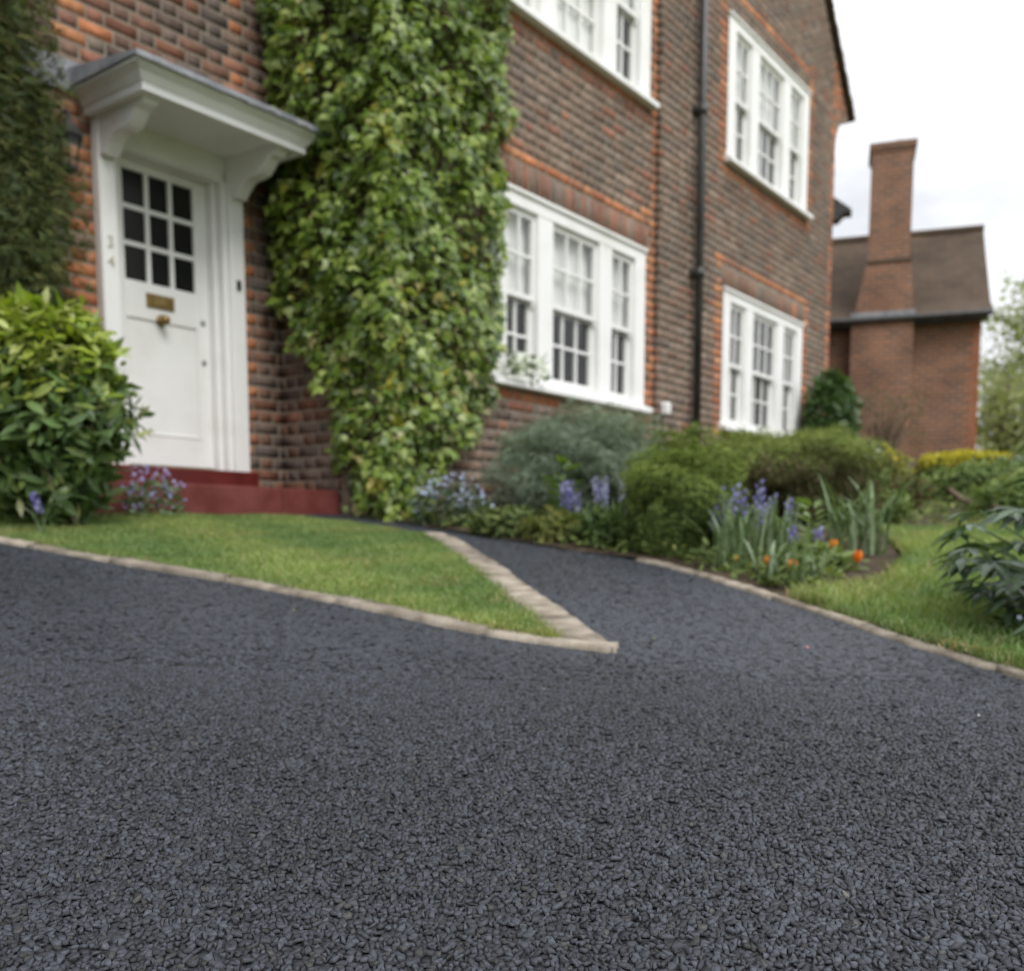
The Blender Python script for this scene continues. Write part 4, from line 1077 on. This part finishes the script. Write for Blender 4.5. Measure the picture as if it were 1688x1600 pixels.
bare_shrub(5.25, 13.9, 1.15, 'twiggy half bare shrub against the brick chimney breast', 30, 0.55)

# log edging of the border
lg = MB(); pts = [(3.95,9.3), (3.75,8.4), (3.6,7.8), (3.42,7.1), (3.22,6.35)]
lg.tube([(x, y, g1(x, y)+0.09+0.03*math.sin(i*2)) for i, (x, y) in enumerate(pts)], [0.012,0.020,0.024,0.022,0.012], 8)
o = lg.build('fallen_branch', M['twig']); tag(o, 'bare brown branch lying across the border behind the right lawn', 'branch')

# ------------------------------------------------------------------ bulbs, spikes and small flowers
def strap_clump(parent, n, length, width, pal, spread=0.10, lean=0.6, name='leaf'):
    for k in range(n):
        t = random.uniform(0, 6.28); ln = length*random.uniform(0.7, 1.15); bx_, by_ = random.uniform(-spread,spread), random.uniform(-spread,spread)
        le = lean*random.uniform(0.3, 1.2); V = []; sx, sy = -math.sin(t), math.cos(t)
        for j in range(6):
            q = j/5; out = le*ln*q*q*0.75; up = ln*(q - 0.42*le*q**2.4); w_ = width*(1 - 0.25*q)*(0.15 if j == 5 else 1)
            cx_, cy_ = bx_ + math.cos(t)*out, by_ + math.sin(t)*out
            V += [(cx_-sx*w_/2, cy_-sy*w_/2, up), (cx_, cy_, up-0.15*width), (cx_+sx*w_/2, cy_+sy*w_/2, up)]
        F = [(3*j+i, 3*j+i+1, 3*j+4+i, 3*j+3+i) for j in range(5) for i in (0,1)]
        c = np.array(random.choice(pal))*random.uniform(0.8,1.2)
        link(name, np_mesh(name, np.array(V), [np.array(F)], np.repeat(c[None], len(V), 0), M['matte_leaf'], True), parent)
def flower_spike(parent, x, y, h, pal, nbell=12, size=0.020):
    m = MB(); le = (random.uniform(-.04,.04), random.uniform(-.04,.04))
    m.tube([(x,y,0), (x+le[0]*.4,y+le[1]*.4,h*.6), (x+le[0],y+le[1],h)], [0.004,0.0035,0.002], 5); m.build('stem', M['greenstem'], parent)
    V = []; F = []
    TV, TF = T_flower5()
    P = []; FRs = []
    for k in range(nbell):
        q = 0.55 + 0.45*k/nbell; t = k*2.4
        P.append((x+le[0]*q + 0.016*math.cos(t), y+le[1]*q + 0.016*math.sin(t), h*q)); FRs.append((math.cos(t), math.sin(t), -0.5))
    P = np.array(P); FR = frames(np.array(FRs), rng.normal(size=(nbell,3)))
    TV = TV.copy(); TV[:,2] = 0.9*np.hypot(TV[:,0], TV[:,1])*-1 + 0.3
    link('flower_spike', scatter_mesh('flower_spike', (TV, TF), P, FR, np.full(nbell, size*1.7), colour(nbell, pal), M['petal']), parent)
M['greenstem'] = noisy('green_stem', (0.06,0.10,0.03), (0.09,0.14,0.045), 10, 0.6, 0.3)
VIO = [(0.23,0.20,0.55),(0.30,0.27,0.64),(0.18,0.16,0.46),(0.38,0.36,0.70)]
STRAP = [(0.17,0.23,0.13),(0.13,0.19,0.09),(0.22,0.28,0.18),(0.10,0.15,0.065)]
def bluebells(x, y, n, h, label, leaves=14, group='bluebell clumps in the bed', sp=0.12, pal=VIO):
    root = empty('bluebell_clump', (x, y, g1(x, y)+0.01), 0, label, 'flowers', group)
    strap_clump(root, leaves, h*0.9, 0.016, STRAP, sp*0.6, 0.7)
    for k in range(n): flower_spike(root, random.uniform(-sp,sp), random.uniform(-sp*.6,sp*.6), h*random.uniform(0.68,1.1), pal, 11, 0.019)
bluebells(1.17, 4.75, 14, 0.36, 'violet blue bluebells in front of the broad conifer', 26, sp=0.18)
bluebells(0.42, 5.72, 6, 0.30, 'violet bluebells left of the small golden conifer', 14, sp=0.12)
bluebells(0.60, 5.85, 4, 0.32, 'paler bluebells close against the small golden conifer', 12, sp=0.07, pal=[(0.36,0.36,0.66),(0.45,0.45,0.72)])
bluebells(1.33, 4.35, 3, 0.22, 'short blue spikes among leaves behind the orange flowers', 10, sp=0.05)
bluebells(-2.20, 4.56, 1, 0.22, 'single bluebell at the foot of the leafy lime topped bush', 5, sp=0.02)
def strap_plant(x, y, n, h, label, lean=0.7, w=0.016, sp=0.10):
    root = empty('daffodil_leaves', (x, y, g1(x, y)+0.01), 0, label, 'plant', 'strap leaved clumps in the bed')
    strap_clump(root, n, h, w, STRAP, sp, lean)
strap_plant(1.02, 4.45, 40, 0.34, 'arching grey green strap leaves by the kerb left of the bluebells', sp=0.10)
strap_plant(1.28, 4.62, 34, 0.34, 'strap leaves right of the tall bluebells', sp=0.10)
strap_plant(1.75, 4.95, 50, 0.44, 'tall arching grey green leaves at the edge of the right lawn', 0.75, 0.018, 0.13)
strap_plant(1.15, 4.10, 44, 0.20, 'short pale strap leaves along the kerb by the orange flowers', 0.9, 0.018, 0.13)
strap_plant(0.52, 5.35, 24, 0.24, 'floppy leaves at the path edge below the small golden conifer', 0.9, 0.02, 0.10)
def pale_plant(x, y, r, h, n, size, pal, label, name='euphorbia'):
    root = empty(name, (x, y, g1(x, y)), 0, label, 'plant')
    m = MB(); m.tube([(0,0,0),(0.01,0,h*0.7)], [0.01,0.005], 6); m.build('stem', M['greenstem'], root)
    a = rng.uniform(0,6.28,n); q = rng.random(n)
    P = np.column_stack([0.02*np.cos(a), 0.02*np.sin(a), h*(0.3+0.7*q)])
    tip = np.column_stack([np.cos(a), np.sin(a), 0.1+0.9*q]); FR = frames(np.column_stack([-0.5*np.cos(a), -0.5*np.sin(a), np.ones(n)]), tip)
    leaf_parts(root, T_ovate(0.16), P, FR, rng.uniform(0.8,1.2,n)*size, colour(n, pal), M['leaf'], nvar=5)
pale_plant(0.31, 6.05, 0.15, 0.44, 34, 0.13, [(0.10,0.17,0.03),(0.14,0.22,0.04),(0.07,0.13,0.03)], 'upright fresh green leafy plant before the grey shrub')
pale_plant(1.50, 4.88, 0.12, 0.26, 30, 0.11, [(0.20,0.28,0.08),(0.26,0.34,0.14),(0.15,0.23,0.06)], 'pale lime green leafy plant right of the bluebells')
def cup_flower(x, y, h, size, pal, label, group):
    root = empty('orange_flower', (x, y, g1(x, y)), 0, label, 'flower', group)
    m = MB(); m.tube([(0,0,0),(0.004,0.0,h*0.5),(0,0,h)], 0.0035, 5); m.build('stem', M['greenstem'], root)
    for k in range(6):
        t = k*math.pi/3 + (k%2)*0.1; c, s_ = math.cos(t), math.sin(t); V = []
        for j in range(5):
            q = j/4; rr = size*0.42*math.sin(0.35+q*1.9)*(1 if q < 0.9 else 0.85); w_ = size*0.30*math.sin(math.pi*min(0.97, 0.18+q*0.8))
            V += [(rr*c + s_*w_, rr*s_ - c*w_, h+size*q), (rr*1.12*c, rr*1.12*s_, h+size*q), (rr*c - s_*w_, rr*s_ + c*w_, h+size*q)]
        F = [(3*j+i, 3*j+i+1, 3*j+4+i, 3*j+3+i) for j in range(4) for i in (0,1)]
        cc = np.array(random.choice(pal)); link('petal', np_mesh('petal', np.array(V), [np.array(F)], np.repeat(cc[None], len(V), 0), M['petal'], True), root)
    strap_clump(root, 3, h*0.9, 0.02, [(0.12,0.18,0.08)], 0.01, 0.8)
ORG = [(0.70,0.16,0.015),(0.62,0.12,0.012),(0.75,0.24,0.03)]
cup_flower(1.53, 4.32, 0.055, 0.055, ORG, 'vivid orange cup flower, rightmost, beside the lawn', 'orange flowers by the kerb')
cup_flower(1.085, 4.12, 0.07, 0.042, [(0.62,0.25,0.07),(0.55,0.22,0.06)], 'faded orange flower by the kerb, left of a pair', 'orange flowers by the kerb')
cup_flower(1.16, 4.02, 0.07, 0.042, ORG, 'small orange flower by the kerb, right of a pair', 'orange flowers by the kerb')
cup_flower(1.42, 4.30, 0.12, 0.040, [(0.60,0.25,0.04),(0.55,0.20,0.03)], 'small orange flower between the blue spikes and the vivid orange one', 'orange flowers by the kerb')
cup_flower(1.00, 4.35, 0.06, 0.026, [(0.60,0.30,0.03)], 'tiny yellow orange flower by the kerb, leftmost of them', 'orange flowers by the kerb')

# white flowers: window sill and border
def white_flowers(root_loc, rz, n, ext, label, name):
    root = empty(name, root_loc, rz, label, 'flowers')
    P = np.column_stack([rng.uniform(0,ext[0],n), rng.uniform(-ext[1],0,n), rng.uniform(0.02,ext[2],n)])
    FR = frames(rng.normal(size=(n,3))*0.4 + [-0.3,-1,0.4], rng.normal(size=(n,3)))
    leaf_parts(root, T_flower5(), P, FR, rng.uniform(0.06,0.10,n), colour(n, [(0.80,0.82,0.82),(0.72,0.75,0.74)], None, 0.06), M['petal'], 'flower', 4)
    m = 90; P = np.column_stack([rng.uniform(-0.03,ext[0]+0.05,m), rng.uniform(-ext[1],0,m), rng.uniform(0.0,ext[2]*1.15,m)])
    FR = frames(rng.normal(size=(m,3)) + [0,-0.5,0.5], rng.normal(size=(m,3)))
    o = link('foliage', scatter_mesh('foliage', T_small(), P, FR, rng.uniform(0.04,0.08,m), colour(m, [(0.08,0.12,0.05),(0.11,0.15,0.08)]), M['matte_leaf']), root); o['kind'] = 'stuff'
white_flowers((*FW(2.70, 1.135), 1.875), ANG, 64, (0.46,0.07,0.15), 'white flowering plant on the sill of the lower left window beside the ivy', 'sill_flowers')
white_flowers((3.22, 8.95, g1(3.22, 8.95)+0.36), 0, 12, (0.09,0.06,0.11), 'single white flower head behind the broad conifer', 'white_flower')

# low ground cover along the path edge of the bed
def ground_cover():
    line = np.array([(-0.80,6.72), (-0.5,6.3), (0.055,5.60), (0.485,5.08), (0.70,4.80), (0.86,4.40), (0.98,4.0), (1.10,3.80)])
    n = 1700; t = rng.random(n)*(len(line)-1); i = t.astype(int); q = (t - i)[:,None]
    P2 = line[i]*(1-q) + line[i+1]*q; off = np.abs(rng.normal(0, 0.22, n)) + 0.02
    P2 = P2 + np.column_stack([off*0.85, off*0.55])
    n2 = 3600
    B = np.column_stack([rng.uniform(-0.6, 4.2, n2), rng.uniform(4.2, 8.6, n2)]); B = B[inside(B, np.array(BED))]
    B2_ = np.column_stack([rng.uniform(1.9, 5.4, 7000), rng.uniform(5.9, 10.5, 7000)]); B2_ = B2_[inside(B2_, np.array(BED))]
    P2 = np.concatenate([P2, B, B2_]); n = len(P2)
    P = np.column_stack([P2, gz(P2[:,0], P2[:,1]) + rng.random(n)**1.8*0.085 + 0.01])
    FR = frames(rng.normal(size=(n,3))*0.6 + [0,0,1], rng.normal(size=(n,3)) + [0,0,0.5])
    C = colour(n, [(0.14,0.19,0.06),(0.18,0.23,0.075),(0.11,0.15,0.05),(0.26,0.27,0.10),(0.08,0.115,0.04)], [4,4,4,1.5,3])
    o = link('ground_cover', scatter_mesh('ground_cover', T_ovate(0.2), P, FR, rng.uniform(0.025,0.06,n), C, M['matte_leaf']))
    tag(o, 'low green leaves carpeting the soil of the flower bed', 'ground cover', kind='stuff')
ground_cover()

# big leaved plant at the right edge
def hand_leaf_plant(x, y, label):
    root = empty('hellebore_plant', (x, y, g1(x, y)), 0, label, 'plant')
    m = MB(); P = []; NR = []; TP = []
    for k in range(120):
        t = random.uniform(0, 6.28); q = 0.08 + 0.37*math.sqrt(random.random()); h = 0.66*(1 - 0.55*(q/0.45)**2)*random.uniform(0.06, 1.1)
        e = Vector((q*math.cos(t), q*math.sin(t), h)); m.tube([(e.x*.15, e.y*.15, 0), (e.x*.6, e.y*.6, h*.75), e], [0.006,0.005,0.003], 5)
        for j in range(7):
            a = t + (j-3)*0.52
            P.append(e); TP.append((math.cos(a), math.sin(a), random.uniform(-.5,.05))); NR.append((0.3*math.cos(t)+random.uniform(-.2,.2), 0.3*math.sin(t)+random.uniform(-.2,.2), 1))
    m.build('stems', M['greenstem'], root)
    n = len(P); P = np.array([tuple(p) for p in P]); FR = frames(np.array(NR), np.array(TP))
    S = rng.uniform(0.095, 0.15, n); C = colour(n, [(0.05,0.088,0.042),(0.065,0.108,0.052),(0.038,0.070,0.032),(0.085,0.13,0.075)])
    o = np.argsort(P[:,1] + 0.6*P[:,0] - 0.5*P[:,2]); a_, b_ = o[:300], o[300:]      # the leaves towards the drive are single pieces
    T = T_ovate(0.13, 0.16)
    leaf_parts(root, T, P[a_], FR[a_], S[a_], C[a_], M['leaf'], nvar=12)
    f_ = link('foliage', scatter_mesh('foliage', T, P[b_], FR[b_], S[b_], C[b_], M['leaf']), root); f_['kind'] = 'stuff'
hand_leaf_plant(1.90, 3.14, 'dark green plant with long fingered leaves at the right edge')
flower_clump('forget_me_not', 1.66, 2.98, 0.14, 0.14, 160, 26, 0.022, [(0.50,0.55,0.78),(0.6,0.65,0.82)], 'few pale blue flowers under the dark fingered leaves', seed=8, lpal=[(0.04,0.07,0.03),(0.055,0.09,0.035)])

# ------------------------------------------------------------------ spring tree beyond the far house
def spring_tree(x, y, h, r, label, n=6600, pal=None):
    root = empty('tree', (x, y, g1(x, y)), 0, label, 'tree')
    m = MB(); m.tube([(0,0,-0.2),(0.05,0,h*0.3),(0.0,0.1,h*0.6),(0.1,0,h*0.92)], [0.16,0.13,0.08,0.02], 8)
    P = []
    for k in range(44):
        z0 = h*random.uniform(0.08, 0.85); t = random.uniform(0, 6.28); ln = r*random.uniform(0.5,1.0)*(1 - 0.5*abs(z0/h-0.45))
        e = Vector((ln*math.cos(t), ln*math.sin(t), z0 + ln*random.uniform(0.1,0.6))); s_ = Vector((0,0,z0))
        m.tube([s_, (s_+e)/2 + Vector((0,0,0.1)), e], [0.04,0.022,0.006], 5)
        for j in range(n//44):
            q = random.uniform(0.25, 1.05); c = s_.lerp(e, q); P.append((c.x+random.gauss(0,.28), c.y+random.gauss(0,.28), c.z+random.gauss(0,.25)))
    m.build('trunk', M['bark'], root); P = np.array(P); n = len(P)
    FR = frames(rng.normal(size=(n,3)) + [0,0,0.4], rng.normal(size=(n,3)))
    o = link('crown', scatter_mesh('crown', T_ovate(0.28), P, FR, rng.uniform(0.10,0.22,n), colour(n, pal or [(0.25,0.29,0.11),(0.30,0.33,0.16),(0.20,0.25,0.09),(0.36,0.37,0.21)]), M['matte_leaf']), root); o['kind'] = 'stuff'
spring_tree(16.2, 30.0, 6.2, 2.6, 'pale green spring tree beyond the right end of the chimney house')
spring_tree(13.2, 26.5, 2.4, 1.4, 'small thin leaved tree right beside the chimney house gable', 2400, [(0.24,0.27,0.11),(0.29,0.30,0.15)])

# ------------------------------------------------------------------ lawn grass and fallen petals
def grass(poly, n, label, clipx=None, hh=(0.025,0.055), zoff=0.012):
    poly = np.array(poly); x0, y0 = poly.min(0); x1, y1 = poly.max(0)
    if clipx: x0, x1, y0, y1 = clipx
    P = np.column_stack([rng.uniform(x0,x1,n*3), rng.uniform(y0,y1,n*3)]); P = P[inside(P, poly)][:n]; n = len(P)
    ne = int(n*0.06); i_ = rng.integers(0, len(poly), ne); q_ = rng.random((ne,1))
    E = poly[i_]*(1-q_) + poly[(i_+1) % len(poly)]*q_ + rng.normal(0, 0.012, (ne,2))
    P = np.concatenate([P, E]); n = len(P)
    z = gz(P[:,0], P[:,1]) + zoff
    pat = 1.2*np.sin(P[:,0]*3.1+1)*np.sin(P[:,1]*2.7) + 0.7*np.sin(P[:,0]*7+P[:,1]*5) + 0.5*np.sin(P[:,0]*13-P[:,1]*11)
    h = rng.uniform(*hh, n)*(1 + 0.18*pat); a = rng.uniform(0, 6.28, n); w = rng.uniform(0.0018, 0.0035, n)
    lx, ly = rng.normal(0, 0.45, n)*h, rng.normal(0, 0.45, n)*h
    b0 = np.column_stack([P[:,0]-w*np.cos(a), P[:,1]-w*np.sin(a), z]); b1 = np.column_stack([P[:,0]+w*np.cos(a), P[:,1]+w*np.sin(a), z])
    mid = np.column_stack([P[:,0]+lx*.35, P[:,1]+ly*.35, z+h*.62]); tp = np.column_stack([P[:,0]+lx, P[:,1]+ly, z+h*0.95])
    dx = np.column_stack([w*.8*np.cos(a), w*.8*np.sin(a), 0*w])
    V = np.stack([b0, b1, mid+dx, mid-dx, tp], 1).reshape(-1,3); k = (np.arange(n)*5)[:,None]
    C = colour(n, [(0.18,0.262,0.080),(0.22,0.30,0.098),(0.15,0.222,0.070),(0.265,0.315,0.125),(0.33,0.30,0.155)], [5,5,4,2,0.7])
    C = C*(1 + 0.15*pat[:,None])
    C[:,0] *= 1 + 0.10*np.clip(pat, -1, 1)
    dry = np.sin(P[:,0]*4.3+2)*np.sin(P[:,1]*5.1+1) + 0.6*np.sin(P[:,0]*9.7-P[:,1]*8.3); dm = (dry > 0.75) & (rng.random(n) < 0.35); C[dm] = colour(dm.sum(), [(0.32,0.29,0.13),(0.27,0.27,0.11)])
    C[n-ne:] *= [[1.0, 0.88, 0.9]]
    o = link('lawn_grass', np_mesh('lawn_grass', V, [k+np.array([[0,1,2,3]]), k+np.array([[3,2,4]])], np.repeat(C,5,0), M['grass']))
    tag(o, label, 'grass', kind='stuff')
grass(LAWN_L, 100000, 'short mown grass of the wedge shaped left lawn', (-3.5, 0.2, 2.9, 6.5), (0.018,0.042), -0.006)
grass(LAWN_R, 60000, 'short mown grass of the right lawn behind the kerb', (1.0, 4.2, 2.0, 6.3))

def fallen(x, y, c, label, s=0.012):
    t = random.uniform(0,6.28)
    V = np.array([(-s,0,0.001),(0,-s*.6,0.004),(s,0,0.001),(0,s*.6,0.005),(0,0,0.0)]); V = V + [0,0,0.004]
    o = link('fallen_petal', np_mesh('fallen_petal', V, [np.array([(0,1,4),(1,2,4),(2,3,4),(3,0,4)])], np.repeat(np.array([c]),5,0), M['petal']))
    o.location = (x, y, g1(x, y)); o.rotation_euler = (0,0,t); tag(o, label, 'petal', 'petals fallen on the drive')
fallen(0.875, 2.86, (0.62,0.30,0.34), 'pink petal on the asphalt near the right kerb', 0.010)
fallen(0.44, 2.98, (0.30,0.32,0.10), 'yellowish leaf scrap on the path beside the pointed kerb', 0.012)
fallen(1.06, 2.17, (0.66,0.64,0.60), 'white petal on the asphalt by the right kerb', 0.006)
fallen(-0.72, 3.2, (0.30,0.25,0.18), 'brown leaf scrap on the asphalt below the left lawn kerb', 0.009)
